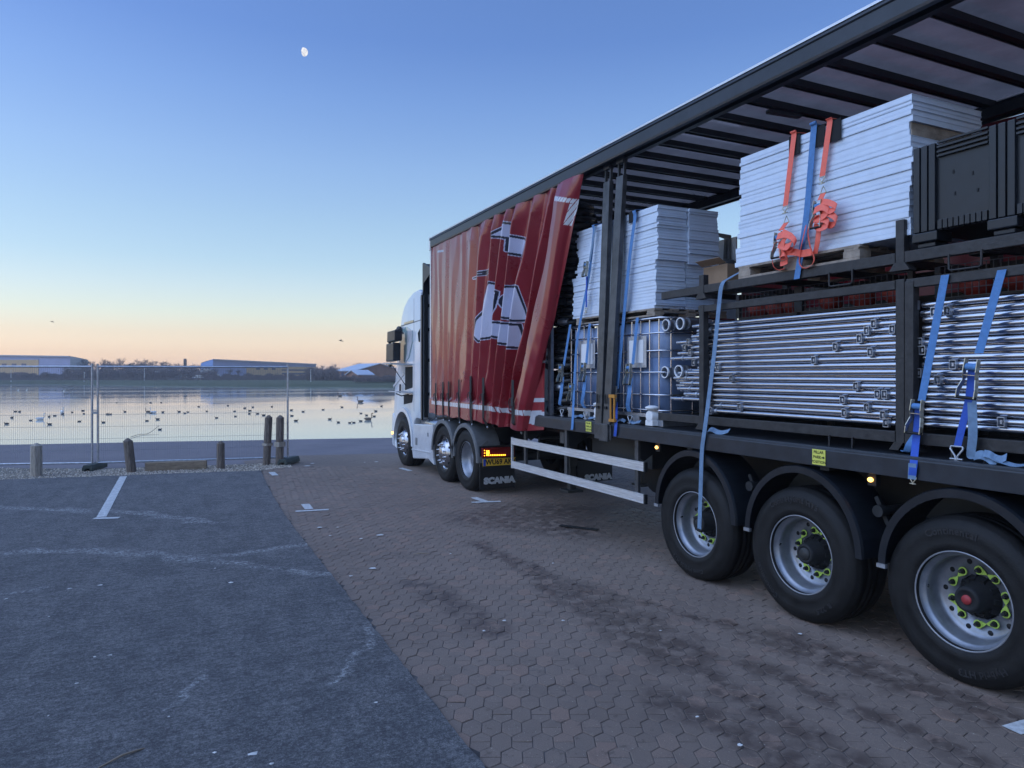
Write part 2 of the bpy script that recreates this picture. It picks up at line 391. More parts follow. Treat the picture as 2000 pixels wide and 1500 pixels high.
# stained concrete block paving
B = NB('paving')
isl = B.pos.outputs['Random Per Island']; oi = B.n('ShaderNodeObjectInfo')
rnd = B.math('FRACT', B.math('ADD', isl, B.math('MULTIPLY', oi.outputs['Random'], 7.31)))
def paving(b, rnd=None, far=False):
    big = b.noise(.5, 5, .6); mid = b.noise(2.6, 6, .7)
    col = b.ramp(big, [(.3, (0.181, 0.137, 0.111)), (.72, (0.271, 0.208, 0.168))])
    if rnd is not None:
        col = b.mix(b.rng(rnd, 0, 1, 0, .26, False), col, b.ramp(rnd, [(0, (0.140, 0.110, 0.089)), (.5, (0.258, 0.198, 0.162)), (.8, (0.323, 0.243, 0.193)), (.97, (0.439, 0.249, 0.176))]))
    col = b.mix(b.rng(mid, .50, .72, 0, .45), col, (0.130, 0.097, 0.081))
    # damp and oily tracks, and broad dark patches under and beside the trailer
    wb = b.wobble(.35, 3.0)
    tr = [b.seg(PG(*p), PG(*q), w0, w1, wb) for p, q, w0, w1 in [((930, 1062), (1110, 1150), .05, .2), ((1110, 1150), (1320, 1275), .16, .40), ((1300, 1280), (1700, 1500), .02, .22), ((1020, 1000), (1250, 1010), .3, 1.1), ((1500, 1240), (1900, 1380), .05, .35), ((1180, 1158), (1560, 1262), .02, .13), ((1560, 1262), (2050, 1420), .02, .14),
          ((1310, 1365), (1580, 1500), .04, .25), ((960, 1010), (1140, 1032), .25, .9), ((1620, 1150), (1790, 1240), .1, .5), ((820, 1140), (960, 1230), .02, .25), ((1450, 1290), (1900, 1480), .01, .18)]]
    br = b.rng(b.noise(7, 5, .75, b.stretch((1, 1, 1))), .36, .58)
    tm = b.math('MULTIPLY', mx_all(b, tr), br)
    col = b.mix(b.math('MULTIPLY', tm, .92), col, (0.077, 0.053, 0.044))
    blot = b.rng(b.noise(13, 4, .65), .60, .68); col = b.mix(b.math('MULTIPLY', blot, .6), col, (0.071, 0.055, 0.044))
    spk = b.rng(b.noise(85, 2, .6), .68, .74); col = b.mix(b.math('MULTIPLY', spk, .7), col, (0.714, 0.671, 0.544))
    fin = b.noise(210, 3, .8); col = b.mix(b.rng(fin, .38, .66, 0, .65), col, (0.117, 0.090, 0.075))
    return col, fin, tm
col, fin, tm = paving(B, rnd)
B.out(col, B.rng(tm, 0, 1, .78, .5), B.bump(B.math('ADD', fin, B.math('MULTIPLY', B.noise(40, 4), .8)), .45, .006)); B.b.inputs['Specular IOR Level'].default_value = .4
Cc = NB('paving_far')
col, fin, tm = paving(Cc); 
jn = Cc.n('ShaderNodeTexVoronoi', feature='DISTANCE_TO_EDGE'); jn.inputs['Scale'].default_value = 7.5; jn.inputs['Randomness'].default_value = .35
Cc.t.links.new(Cc.stretch((1, .6, 1), -TH), jn.inputs['Vector'])
col = Cc.mix(Cc.rng(jn.outputs['Distance'], .02, .06, .55, 0), col, (0.077, 0.058, 0.050))
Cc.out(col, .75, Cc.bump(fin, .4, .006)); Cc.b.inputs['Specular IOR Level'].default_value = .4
D = NB('promenade'); g1 = D.noise(.7, 5); g2 = D.noise(60, 3, .8)
col = D.ramp(g1, [(.3, (0.150, 0.133, 0.147)), (.7, (0.202, 0.177, 0.189))]); col = D.mix(D.rng(g2, .4, .7, 0, .4), col, (0.106, 0.094, 0.103))
ln = D.noise(5, 3, .6, D.stretch((.15, 1.4, 1), .25)); col = D.mix(D.rng(ln, .6, .66, 0, .35), col, (0.097, 0.086, 0.096))
D.out(col, .8, D.bump(g2, .3, .006))
G_ = NB('earth'); g1 = G_.noise(1.2, 5); G_.out(G_.ramp(g1, [(.3, (.14, .12, .10)), (.7, (.22, .20, .165))]), .9)
S_ = NB('stone'); oi_ = S_.pos.outputs['Random Per Island']; S_.out(S_.ramp(oi_, [(0, (0.210, 0.180, 0.150)), (.5, (0.450, 0.390, 0.315)), (1, (0.720, 0.645, 0.555))]), .85)
# lake: nearly still water
Wt = NB('water')
rip = Wt.math('ADD', Wt.noise(1.1, 4, .55, Wt.stretch((.25, 1.0, 1), -TH)), Wt.math('MULTIPLY', Wt.noise(6, 3, .5, Wt.stretch((.3, 1, 1), -TH)), .25))
pat = Wt.noise(.05, 4, .6, Wt.stretch((.35, 1.6, 1), -TH))
Wt.out((.42, .45, .42), Wt.rng(pat, .4, .6, .02, .09), Wt.bump(rip, .03, .05)); Wt.b.inputs['IOR'].default_value = 3.0
Gr = NB('bank_grass'); g1 = Gr.noise(.25, 5); Gr.out(Gr.ramp(g1, [(.3, (.045, .062, .028)), (.7, (.085, .098, .050))]), .95)
# ------------------------------------------------------------------ ground, water
LZ = -.35
def sheet(name, pts, m, z=None, th=None):
    b = MB(); n = len(pts); P = [(p[0], p[1], z if z is not None else p[2]) for p in pts]
    if th: b.prism([(p[0], p[1]) for p in P], 'z', P[0][2] - th, P[0][2])
    else: b.add(P, [tuple(range(n))])
    return struct(b.build(name, m))
S0, S1 = PG(0, 866), PG(760, 853); sd = (S1 - S0).normalized()
shL = S0 - sd * 400; shR = S1 + sd * 700
b = MB(); nseg = 90                                     # near land, with an uneven edge at the water
edge = []
for i in range(nseg + 1):
    t = -40 + 110 * i / nseg; p = S0 + sd * t
    edge.append((p.x, p.y + R.uniform(-.10, .10)))
poly = [(shL.x, shL.y)] + edge + [(shR.x, shR.y), (900, -900), (-900, -900)]
b.prism(poly, 'z', -2.5, -.030); struct(b.build('ground', 'promenade'))
b = MB(); b.add([(-3000, -200, LZ), (3000, -200, LZ), (3000, 4000, LZ), (-3000, 4000, LZ)], [(0, 1, 2, 3)])
# the water sheet starts under the edge of the near land
F0, F1 = PG(0, 749.5, LZ), PG(760, 757.5, LZ)
b = MB(); b.add([(-900, S0.y - 300, LZ), (900, -240, LZ), (1500, 1200, LZ), (-1500, 1200, LZ)], [(0, 1, 2, 3)]); struct(b.build('lake', 'water'))
fd = (F1 - F0).normalized(); fn = Vector((-fd.y, fd.x, 0))
if fn.y < 0: fn = -fn
b = MB(); rows = [(-3, LZ - .8), (0, LZ - .05), (2.0, LZ + .30), (10, .15), (22, .45), (60, .8), (2500, .8)]; nx = 120
for k, (dd, z) in enumerate(rows):
    for i in range(nx + 1):
        t = -900 + 2000 * i / nx if k == len(rows) - 1 else -260 + 560 * i / nx
        wv = (math.sin(t * .07) * 2.2 + math.sin(t * .19 + 1) * 1.1) if k < 5 else 0
        p = F0 + fd * t + fn * (dd + wv); b.v.append((p.x, p.y, z + (R.uniform(-.05, .12) if 1 < k < 5 else 0)))
for k in range(len(rows) - 1):
    for i in range(nx):
        a = k * (nx + 1) + i; b.f.append((a, a + 1, a + nx + 2, a + nx + 1)); b.mi.append(0); b.sm.append(True)
struct(b.build('far_bank', 'bank_grass'))
AX = 1.342                                               # right-hand edge of the asphalt
c0 = PG(0, 938); c1 = PG(510, 920)
far_y = lambda x: c0.y + (c1.y - c0.y) * (x - c0.x) / (c1.x - c0.x)
ed = []
y = -6.0
while y < 14.4:
    ed.append((AX + (.21 * max(0, (y - 9) / 5.4) ** 1.5) + R.uniform(-.006, .006), y)); y += .06
sheet('asphalt', ed + [(1.55, far_y(1.55))] + [(x_, far_y(x_) + R.uniform(-.03, .03)) for x_ in [1.2 - .2 * i for i in range(60)]] + [(-14, -6)], 'asphalt', .012, .03)
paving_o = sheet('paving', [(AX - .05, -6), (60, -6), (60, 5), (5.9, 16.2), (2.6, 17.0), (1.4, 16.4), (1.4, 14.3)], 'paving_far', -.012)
JS = NB('joint_sand'); JS.out(JS.ramp(JS.noise(3.5, 5, .7), [(.35, (.022, .020, .020)), (.62, (.11, .10, .098))]), .95)
sheet('joint_sand', [(AX - .03, -3), (9, -3), (9, 4), (5.5, 12.4), (3.0, 12.9), (1.5, 13.3), (AX + .05, 11), (AX - .03, 8)], 'joint_sand', -.0045)
# ------------------------------------------------------------------ block pavers, laid square to the lens heading: full hexagons and split ones in turn
PWD, PH = .1065, .190
eu = Vector((cT, -sT, 0)); ev = Vector((sT, cT, 0))
def paver_poly(kind):
    w2 = PWD / 2; a = PH * .5; sh = PH * .27
    if kind == 0: return [(0, a), (-w2, sh), (-w2, -sh), (0, -a), (w2, -sh), (w2, sh)]
    if kind == 1: return [(0, a), (-w2, sh), (-w2, 0), (w2, 0), (w2, sh)]
    return [(-w2, 0), (-w2, -sh), (0, -a), (w2, -sh), (w2, 0)]
def paver_geo(kind, gap=.0036, bv=.0035):
    P = [Vector((p[0], p[1])) for p in paver_poly(kind)]; c = sum(P, Vector((0, 0))) / len(P); n = len(P)
    def off(g): 
        out = []
        for i in range(n):
            p0, p1, p2 = P[i - 1], P[i], P[(i + 1) % n]
            d1 = (p1 - p0).normalized(); d2 = (p2 - p1).normalized(); n1 = Vector((-d1.y, d1.x)); n2 = Vector((-d2.y, d2.x))
            bis = (n1 + n2); bis = bis / max(.3, bis.length_squared) * 2
            out.append(p1 + bis * g)
        return out
    o, q = off(gap * .5), off(gap * .5 + bv)
    vs = [(p.x, p.y, -.02) for p in o] + [(p.x, p.y, -bv * .6) for p in o] + [(p.x, p.y, 0) for p in q]
    fs = [tuple(range(2 * n, 3 * n))]
    for i in range(n):
        j = (i + 1) % n; fs += [(i, j, n + j, n + i), (n + i, n + j, 2 * n + j, 2 * n + i)]
    return vs, fs
GEO = [paver_geo(k) for k in range(3)]
PM = []
for k in range(3):
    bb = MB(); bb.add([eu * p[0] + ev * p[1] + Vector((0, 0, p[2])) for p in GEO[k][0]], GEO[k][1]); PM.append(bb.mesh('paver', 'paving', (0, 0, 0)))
cells = []
for r in range(-2, 84):
    dep = 2.3 + r * PH * .77
    for q in range(-80, 110):
        lat = (q - (r % 2) / 2) * PWD
        x = eu.x * lat + ev.x * dep; yv = eu.y * lat + ev.y * dep
        if x < AX - .02 + (.21 * max(0, (yv - 9) / 5.4) ** 1.5) or abs(lat) > dep * .80 + .4: continue
        if dep < 3.0 and lat < -.5: continue
        ax = q + r // 2                     # axial index: chains of full hexagons run diagonally
        for k in ([0] if ax % 2 == 0 else [1, 2]): cells.append((dep, lat, x, yv, k))
vis = [c for c in cells if c[0] > 3.36 and -.73 * c[0] < c[1] < .73 * c[0]]
vis.sort(key=lambda c: c[0] + abs(c[1]) * .15); pick = set(map(id, vis[:300])); rest = MB()
for cl in cells:
    dep, lat, x, yv, k = cl; dz = R.gauss(0, .0012); rz = R.gauss(0, .012)
    if id(cl) in pick:
        o = link('paver', PM[k], paving_o, (x, yv, dz)); o.rotation_euler = (R.gauss(0, .012), R.gauss(0, .012), rz)
    else:
        ca, sa = math.cos(rz), math.sin(rz); tx, ty = R.gauss(0, .012), R.gauss(0, .012)
        rest.add([Vector((x, yv, dz + p[2] + tx * p[0] + ty * p[1])) + eu * (ca * p[0] - sa * p[1]) + ev * (sa * p[0] + ca * p[1]) for p in GEO[k][0]], GEO[k][1])
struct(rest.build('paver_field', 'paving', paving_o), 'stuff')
# ------------------------------------------------------------------ painted bay markings
def mark(name, strips, z=.016):
    b = MB()
    for i, (p, q, wd) in enumerate(strips):
        p = Vector(p); q = Vector(q); d = (q - p).normalized(); nn = Vector((-d.y, d.x, 0)) * wd / 2
        k = max(2, int((q - p).length / .05)); o = len(b.v)
        for j in range(k + 1):
            t = j / k; c = p + (q - p) * t; e0, e1 = R.uniform(-.004, .004), R.uniform(-.004, .004)
            a_, b_ = c - nn * (1 + e0 / wd), c + nn * (1 + e1 / wd); zz = z + i * .0015
            b.v += [(a_.x, a_.y, zz), (b_.x, b_.y, zz)]
        for j in range(k): b.f.append((o + 2 * j, o + 2 * j + 1, o + 2 * j + 3, o + 2 * j + 2)); b.mi.append(0); b.sm.append(False)
    return struct(b.build(name, 'paint_white'))
mark('bay_marking', [(PG(241, 932), PG(198, 1012), .115), (PG(183, 1015), PG(233, 1013.5), .10)])
mark('bay_marking', [(PG(596, 985), PG(604, 995), .115), (PG(577, 999.5), PG(642, 996), .09)], .006)
mark('bay_marking', [(PG(925, 972), PG(950, 981), .11), (PG(921, 982), PG(978, 980), .09)], .006)
mark('bay_marking', [(PG(530, 922.5), PG(538, 929), .115)], .006)
mark('bay_marking', [(PG(782, 914.5), PG(802, 920), .10)], .006)
mark('bay_marking', [(PG(1975, 1428), PG(2040, 1410), .10)], .006)
# ------------------------------------------------------------------ gravel strip under the fence
f0, f1 = Vector((-3.4, 17.4, 0)), Vector((-1.39, 16.1, 0)); f2 = Vector((2.25, 15.5, 0))
sheet('gravel_bed', [(-9, far_y(-9) - .05), (1.5, far_y(1.5) - .05), (2.1, 14.9), (2.3, 15.45), (1.2, 15.75), (-1.3, 16.25), (-3.4, 17.3), (-9, 20.5)], 'earth', .003)
b = MB()
for i in range(7500):
    x = R.uniform(-4.6, 2.2); y0 = far_y(x) - .02 + (0 if x < 1.3 else (x - 1.3) * .5); y1 = 15.70 + (-.17 * (x - 1.2) if x > -1.3 else .42 + (-1.3 - x) * .62)
    y = y0 + (y1 - y0) * R.random() ** 1.1
    if y1 < y0: continue
    r = R.uniform(.008, .022); a = R.uniform(0, 6.28); h_ = r * R.uniform(.5, .9)
    vs = [(x + r * math.cos(a + k * 2.09) * R.uniform(.7, 1.1), y + r * math.sin(a + k * 2.09) * R.uniform(.7, 1.1), .004) for k in range(3)] + [(x, y, .004 + h_)]
    vs[3] = (x + R.uniform(-.3, .3) * r, y + R.uniform(-.3, .3) * r, .004 + h_)
    b.add(vs, [(0, 1, 3), (1, 2, 3), (2, 0, 3)])
struct(b.build('gravel', 'stone'), 'stuff')
# ------------------------------------------------------------------ mesh fence panels
def fence(p, q, label):
    p = Vector(p); q = Vector(q); t = thing('mesh_fence', label, 'fence', (p + q) / 2, 'temporary mesh fence panels')
    d = (q - p).normalized(); L = (q - p).length; z0, z1 = .13, 2.03; r = .020
    for c in (p, q):
        b = MB(); b.tube([(c.x, c.y, .04), (c.x, c.y, z1 + .06)], r, 10); b.build('upright', 'galv_dull', t)
    b = MB(); b.tube([(p.x, p.y, z1), (q.x, q.y, z1)], r, 10); b.build('top_rail', 'galv_dull', t)
    b = MB(); b.tube([(p.x, p.y, z0), (q.x, q.y, z0)], r, 10); b.build('bottom_rail', 'galv_dull', t)
    b = MB(); n = int(L / .034)
    def wire(a, c, s=.0036):
        b.bar(a, c, s, s)
    for i in range(1, n):
        c = p + d * (L * i / n); k = .02 * math.sin(i * 1.7)
        wire((c.x, c.y, z0), (c.x, c.y, z1))
    for i in range(1, 8):
        z = z0 + (z1 - z0) * i / 8; wire((p.x, p.y, z), (q.x, q.y, z), .0045)
    struct(b.build('wire_mesh', 'fence_wire', t), 'stuff')
    return t
j0 = PG(180, 917); j1 = PG(191, 916.5); eR = PG(562, 905)
lft = j0 + (Vector((-3.128, 16.75, 0)) - j0).normalized() * 3.5
fence(lft, j0, 'galvanised wire mesh fence panel standing behind the short pale post')
fence(j1, eR, 'galvanised wire mesh fence panel crossing behind the tilted post and fallen beam')
b = MB(); c = (j0 + j1) / 2; b.bar((j0.x, j0.y, 1.12), (j1.x, j1.y, 1.12), .05, .05); b.bar((j0.x, j0.y, 1.17), (j1.x, j1.y, 1.17), .03, .02)
tag(b.build('fence_clip', 'galv_dull'), 'steel clamp joining the two fence uprights', 'clamp')
def block(c, ang, label):
    b = MB(); d = Vector((math.cos(ang), math.sin(ang))); n = Vector((-d.y, d.x)); c = Vector((c[0], c[1]))
    def q(a, s, z): p = c + d * a + n * s; return (p.x, p.y, z)
    A_, B_ = [], []
    prof = [(-.10, .0), (-.10, .06), (-.07, .12), (.07, .12), (.10, .06), (.10, 0), (.05, 0), (.04, .05), (-.04, .05), (-.05, 0)]
    k = len(prof)
    b.add([q(-.34, s, z + .004) for s, z in prof] + [q(.34, s, z + .004) for s, z in prof], [tuple(range(k)), tuple(reversed(range(k, 2 * k)))] + [(i, i + k, (i + 1) % k + k, (i + 1) % k) for i in range(k)])
    return tag(b.build('ballast_block', 'concrete_block', bev=.008), label, 'fence foot', 'feet of the mesh fence')
dv = (eR - j1).normalized(); an = math.atan2(dv.y, dv.x)
block(((j0 + j1) / 2)[:2], an + 1.45, 'grey-green moulded foot under the joint of two fence panels')
block((eR + Vector((.02, -.02, 0)))[:2], an + 1.2, 'grey-green moulded foot at the free end of the fence beside two tall posts')
# ------------------------------------------------------------------ timber posts
def post(c, w, h, lean, rot, m, label, band=None, group='square timber posts along the gravel strip', cap=.05):
    b = MB(); c = Vector(c); lv = [(0, 1), (h * .3, 1), (h * .7, .985), (h, .97), (h + cap, .25)]
    pts = []
    for z, s in lv:
        o = Vector((lean[0] * z, lean[1] * z))
        for k in range(8):
            a = rot + math.pi / 4 * k + math.pi / 8; rr = w * .54 * s
            # rounded square section
            ca, sa = math.cos(a - rot), math.sin(a - rot); mxx = max(abs(ca), abs(sa)); rr2 = rr * (.80 + .2 / mxx * .8)
            pts.append((c.x + o.x + rr2 * math.cos(a), c.y + o.y + rr2 * math.sin(a), c.z - .02 + z))
    fs = []
    for i in range(len(lv) - 1):
        for k in range(8): fs.append((i * 8 + k, i * 8 + (k + 1) % 8, i * 8 + 8 + (k + 1) % 8, i * 8 + 8 + k))
    fs.append(tuple(range(len(pts) - 8, len(pts)))); b.add(pts, fs)
    t = tag(b.build('timber_post', m), label, 'post', group)
    if band:
        bb = MB(); z0, z1 = band
        for k in range(4):
            a = rot + math.pi / 2 * k; a2 = a + math.pi / 2; rr = w * .735
            def q(a_, z): return (c.x + lean[0] * z + rr * math.cos(a_ + math.pi / 4), c.y + lean[1] * z + rr * math.sin(a_ + math.pi / 4), c.z - .02 + z)
            bb.add([q(a, z0), q(a2, z0), q(a2, z1), q(a, z1)], [(0, 1, 2, 3)])
        bb.build('worn_band', 'wood_post_pale', t)
    return t
g0 = .0
post(PG(71, 930), .185, .58, (.0, 0), .35, 'wood_post_pale', 'short pale timber post standing upright in gravel before the fence')
post(PG(257, 922), .165, .62, (-.10, .02), .4, 'wood_post', 'short brown timber post leaning sideways beside the fallen beam')
post(PG(431, 915), .145, .52, (.0, 0), .45, 'wood_post', 'short slim timber post between the fallen beam and the tall posts')
post(PG(520.5, 908), .150, 1.00, (.045, .02), .5, 'wood_post', 'tall dark timber post leaning towards its upright twin', (.42, .47))
post(PG(546, 908), .155, 1.00, (.012, 0), .5, 'wood_post', 'tall dark timber post standing upright beside the fence end', (.40, .50))
b = MB(); bL, bR_ = PG(284, 920), PG(404, 915.5); d = (bR_ - bL).normalized()
b.bar(bL + Vector((0, 0, .085)), bR_ + Vector((0, 0, .085)), .15, .165)
b.add([bL + Vector((0, 0, .085)) - d * .05 + Vector((0, 0, s)) for s in (-.03, .03)], [])
tag(b.build('timber_beam', 'wood_beam', bev=.012), 'squared timber beam lying on the gravel between two short posts', 'beam')
# ------------------------------------------------------------------ buildings across the lake
mat('clad_lilac', (.36, .38, .56), .5, var=.06, vs_=.2); mat('clad_blue', (.16, .30, .62), .5, var=.06, vs_=.2); mat('clad_pale', (.50, .52, .55), .5, var=.08, vs_=.3)
mat('clad_ochre', (.62, .42, .22), .6, var=.08, vs_=.3); mat('roof_grey', (.42, .42, .47), .5, var=.06, vs_=.3); mat('far_window', (.10, .11, .16), .2)
mat('brick_far', (.30, .17, .12), .8, var=.2, vs_=1.5); mat('roof_frost', (.50, .56, .66), .5, var=.08, vs_=.6); mat('far_white', (.6, .6, .6), .6); mat('far_brown', (.14, .10, .08), .8)
def frame_at(u0, u1, dep0, dep1, z=.9):
    p = PD(u0, HZ, dep0); q = PD(u1, HZ, dep1); p.z = q.z = z; return p, q
def wall_quad(b, p, q, z0, z1, off=0.):
    d = (q - p).normalized(); n = Vector((d.y, -d.x, 0)) * off
    b.add([(p.x + n.x, p.y + n.y, z0), (q.x + n.x, q.y + n.y, z0), (q.x + n.x, q.y + n.y, z1), (p.x + n.x, p.y + n.y, z1)], [(0, 1, 2, 3)])
def zat(v, dep): return CH - (v - HZ) / F * dep
def slab(b, p, q, z0, z1, o0, o1):
    d = (q - p).normalized(); n = Vector((d.y, -d.x, 0)); P = [p + n * o0, q + n * o0, q + n * o1, p + n * o1]
    b.add([(k.x, k.y, z) for z in (z0, z1) for k in P], [(0, 1, 2, 3), (4, 7, 6, 5), (0, 4, 5, 1), (1, 5, 6, 2), (2, 6, 7, 3), (3, 7, 4, 0)])
def lerp(p, q, t): return p + (q - p) * t
def warehouse(p, q, zt, zt2, back, label, wallm, gable_m, ochre, wins, bands=(), side='R', grp='warehouses across the lake'):
    t = thing('warehouse', label, 'building', (p + q) / 2, grp)
    d = (q - p).normalized(); n = Vector((d.y, -d.x, 0)); 
    if n.dot(Vector((sT, cT, 0))) > 0: n = -n
    P = [p, q, q - n * back, p - n * back]; zz = [zt, zt2, zt2 - 1.1, zt - 1.1]
    for nm, i0, i1, mm in (('wall', 0, 1, wallm), ('back_wall', 2, 3, wallm), ('gable_wall', 1, 2, gable_m), ('gable_wall', 3, 0, gable_m)):
        b = MB(); b.add([(P[i0].x, P[i0].y, .4), (P[i1].x, P[i1].y, .4), (P[i1].x, P[i1].y, zz[i1]), (P[i0].x, P[i0].y, zz[i0])], [(0, 1, 2, 3)]); b.build(nm, mm, t)
    b = MB(); mid_p, mid_q = p - n * back * .5, q - n * back * .5
    e = .4
    b.add([(p.x + n.x * e, p.y + n.y * e, zt - .35), (q.x + n.x * e, q.y + n.y * e, zt2 - .35), (q.x + n.x * e, q.y + n.y * e, zt2 + .05), (p.x + n.x * e, p.y + n.y * e, zt + .05),
           (mid_q.x, mid_q.y, zt2 - .45), (mid_p.x, mid_p.y, zt - .45), (P[2].x, P[2].y, zt2 - 1.0), (P[3].x, P[3].y, zt - 1.0)], [(0, 1, 2, 3), (3, 2, 4, 5), (5, 4, 6, 7)])
    b.build('roof', 'roof_grey', t)
    if ochre:
        a0, a1, z0, z1 = ochre; b = MB(); slab(b, lerp(p, q, a0), lerp(p, q, a1), z0, z1, -.12, .12); f = b.build('front_panel', 'clad_ochre', t)
        for (w0, w1, y0, y1) in wins:
            b = MB(); slab(b, lerp(p, q, w0), lerp(p, q, w1), y0, y1, -.22, .22); b.build('window', 'far_window', f)
        for (w0, w1, y0, y1) in bands:
            b = MB(); slab(b, lerp(p, q, w0), lerp(p, q, w1), y0, y1, -.18, .18); b.build('strip_window', 'far_window', f)
    return t
dpt = 215.
p, q = frame_at(-190, 137, 234, 220)
warehouse(p, q, zat(692, 228) + .4, zat(695.5, 220), 7, 'long lilac warehouse with ochre front and a row of square windows across the lake', 'clad_lilac', 'clad_pale',
          (.18, .822, 1.0, zat(703, 226)), [(a, a + .026, zat(716, 224), zat(710, 224)) for a in (.555, .61, .668, .725)] + [(a, a + .05, zat(732, 224), zat(727, 224)) for a in (.55, .68)])
p, q = frame_at(416, 617, 205, 230)
warehouse(p, q, zat(701.5, 205), zat(711, 230), 8, 'lilac warehouse with blue gable and ochre front on the far shore', 'clad_lilac', 'clad_blue',
          (.30, 1.0, 1.0, zat(716, 218)), [(a, a + .035, zat(722, 216), zat(718.5, 216)) for a in (.39, .465, .54)] + [(.93, .998, 1.0, zat(722, 228))],
          [(.64, .905, zat(724, 224), zat(721.5, 224)), (.64, .905, zat(731.5, 224), zat(728.5, 224)), (.64, .905, 1.0, zat(739, 224))])
def house(p, q, zw, zr, back, label, wallm, roofm):
    t = thing('house', label, 'building', (p + q) / 2, 'low houses across the lake'); d = (q - p).normalized(); n = Vector((d.y, -d.x, 0))
    if n.dot(Vector((sT, cT, 0))) > 0: n = -n
    b = MB(); P = [p, q, q - n * back, p - n * back]; m1 = (P[1] + P[2]) / 2; m0 = (P[0] + P[3]) / 2
    b.add([(k.x, k.y, .4) for k in P] + [(k.x, k.y, zw) for k in P] + [(m1.x, m1.y, zr), (m0.x, m0.y, zr)], [(0, 1, 5, 4), (1, 2, 6, 8, 5), (2, 3, 7, 6), (3, 0, 4, 9, 7)]); b.build('wall', wallm, t)
    b = MB(); ov = .35; A0, A1, A2, A3 = [k for k in P]
    e = d * ov; f = n * ov; dz = (zr - zw) / (back / 2) * ov
    for s0, s1, mm0, mm1, nn in ((A0, A1, m0, m1, f), (A3, A2, m0, m1, -f)):
        pts = [s0 - e + nn, s1 + e + nn, mm1 + e, mm0 - e]; zs = [zw - dz, zw - dz, zr, zr]
        b.add([(k.x, k.y, z + .12) for k, z in zip(pts, zs)] + [(k.x, k.y, z - .06) for k, z in zip(pts, zs)], [(0, 1, 2, 3), (7, 6, 5, 4), (0, 4, 5, 1), (1, 5, 6, 2), (2, 6, 7, 3), (3, 7, 4, 0)])
    b.build('roof', roofm, t)
    b = MB(); slab(b, lerp(p, q, .3), lerp(p, q, .42), zw - 1.3, zw - .4, -.08, .08); b.build('window', 'far_window', t)
    b = MB(); slab(b, lerp(p, q, .6), lerp(p, q, .72), zw - 1.3, zw - .4, -.08, .08); b.build('window', 'far_window', t)
    return t
p, q = frame_at(656, 694, 176, 168); house(p, q, zat(724, 172), zat(711, 178), 13, 'brick house with frosted pale roof seen left of the parked lorry', 'brick_far', 'roof_frost')
p, q = frame_at(700, 728, 150, 152); house(p, q, zat(731.5, 150), zat(723.5, 154), 6, 'small low building with pale eaves in front of the brick house', 'brick_far', 'roof_frost')
# lattice mast and light columns
mt = thing('twin_mast', 'dark twin-legged mast rising above the far tree line', 'mast', PD(361, 740, 260))
for u in (360.0, 363.2):
    a = PD(u, 742, 260); c = PD(u, 702, 260); b = MB(); b.tube([a, c], .28, 6); b.build('leg', 'far_brown', mt)
b = MB(); b.bar(PD(359.6, 702, 260), PD(363.6, 702, 260), .4, .5); b.build('cap', 'far_brown', mt)
for u, v0, v1, dp in ((21.5, 744, 724, 168), (164.5, 745, 727, 165), (282, 742, 718, 170), (607, 748, 722, 142)):
    b = MB(); b.tube([PD(u, v0 + 2, dp), PD(u, v1, dp)], [.09, .05], 6); b.bar(PD(u - .6, v1, dp), PD(u + 1.2, v1, dp), .25, .10)
    tag(b.build('light_column', 'far_white'), 'thin pale lamp column on the far shore', 'lamp column', 'lamp columns on the far shore')
for u, v, dp in ((270, 740, 190), (310, 731.5, 200), (405, 727, 190), (302, 733, 196), (390, 739.5, 186), (420, 737, 192), (358, 738, 188), (335, 734, 196)):
    c = PD(u, v, dp); b = MB(); dd = Vector((cT, -sT, 0))
    b.bar(c - dd * 1.6, c + dd * 1.6, 1.6, .9); b.bar(c - dd * .8 + Vector((0, 0, .7)), c + dd * .9 + Vector((0, 0, .7)), 1.4, .5)
    zb = c.z; tag(b.build('parked_car', 'far_white', bev=.1), 'pale car parked among the scrub across the lake', 'car', 'pale cars across the lake')
# ------------------------------------------------------------------ bare winter trees
mat('bark_far', (.10, .085, .080), .9, var=.2, vs_=1); mat('twig_far', (.17, .14, .135), .9, var=.2, vs_=1); mat('evergreen', (.03, .045, .022), .9, var=.3, vs_=2)
def bare_tree(h, seed, spread=.5):
    rr = random.Random(seed); tr = MB(); tw = MB()
    def grow(p, d, L, r, lvl):
        n = 3 if lvl < 3 else 2; pts = [p]; q = p.copy(); dd = d.copy()
        for i in range(n):
            dd = (dd + Vector((rr.gauss(0, .12), rr.gauss(0, .12), rr.gauss(.05, .06)))).normalized(); q = q + dd * (L / n); pts.append(q.copy())
        mb = tr if lvl < 2 else tw
        mb.tube(pts, [r * (1 - .5 * i / n) for i in range(n + 1)], 5 if lvl < 2 else 3, caps=False)
        if lvl >= 5: return
        k = [5, 4, 4, 4, 3][lvl]
        for i in range(k):
            t = rr.uniform(.35, 1.0) if i else 1.0; base = pts[0].lerp(pts[-1], t) if t < 1 else pts[-1]
            j = min(n - 1, int(t * n)); base = pts[j].lerp(pts[j + 1], t * n - j) if t < 1 else pts[-1]
            a = rr.uniform(0, 6.28); o = Vector((math.cos(a), math.sin(a), rr.uniform(.1, .6))) * (spread + .15 * lvl)
            nd = (dd + o).normalized(); grow(base, nd, L * rr.uniform(.55, .75), max(.016, r * .5), lvl + 1)
    grow(Vector((0, 0, 0)), Vector((0, 0, 1)), h * .36, h * .022, 0)
    return tr.mesh('trunk', 'bark_far', (0, 0, 0)), tw.mesh('crown', 'twig_far', (0, 0, 0))
TM = [bare_tree(8, s, sp_) for s, sp_ in ((1, .5), (2, .65), (3, .42), (4, .75), (5, .55))]
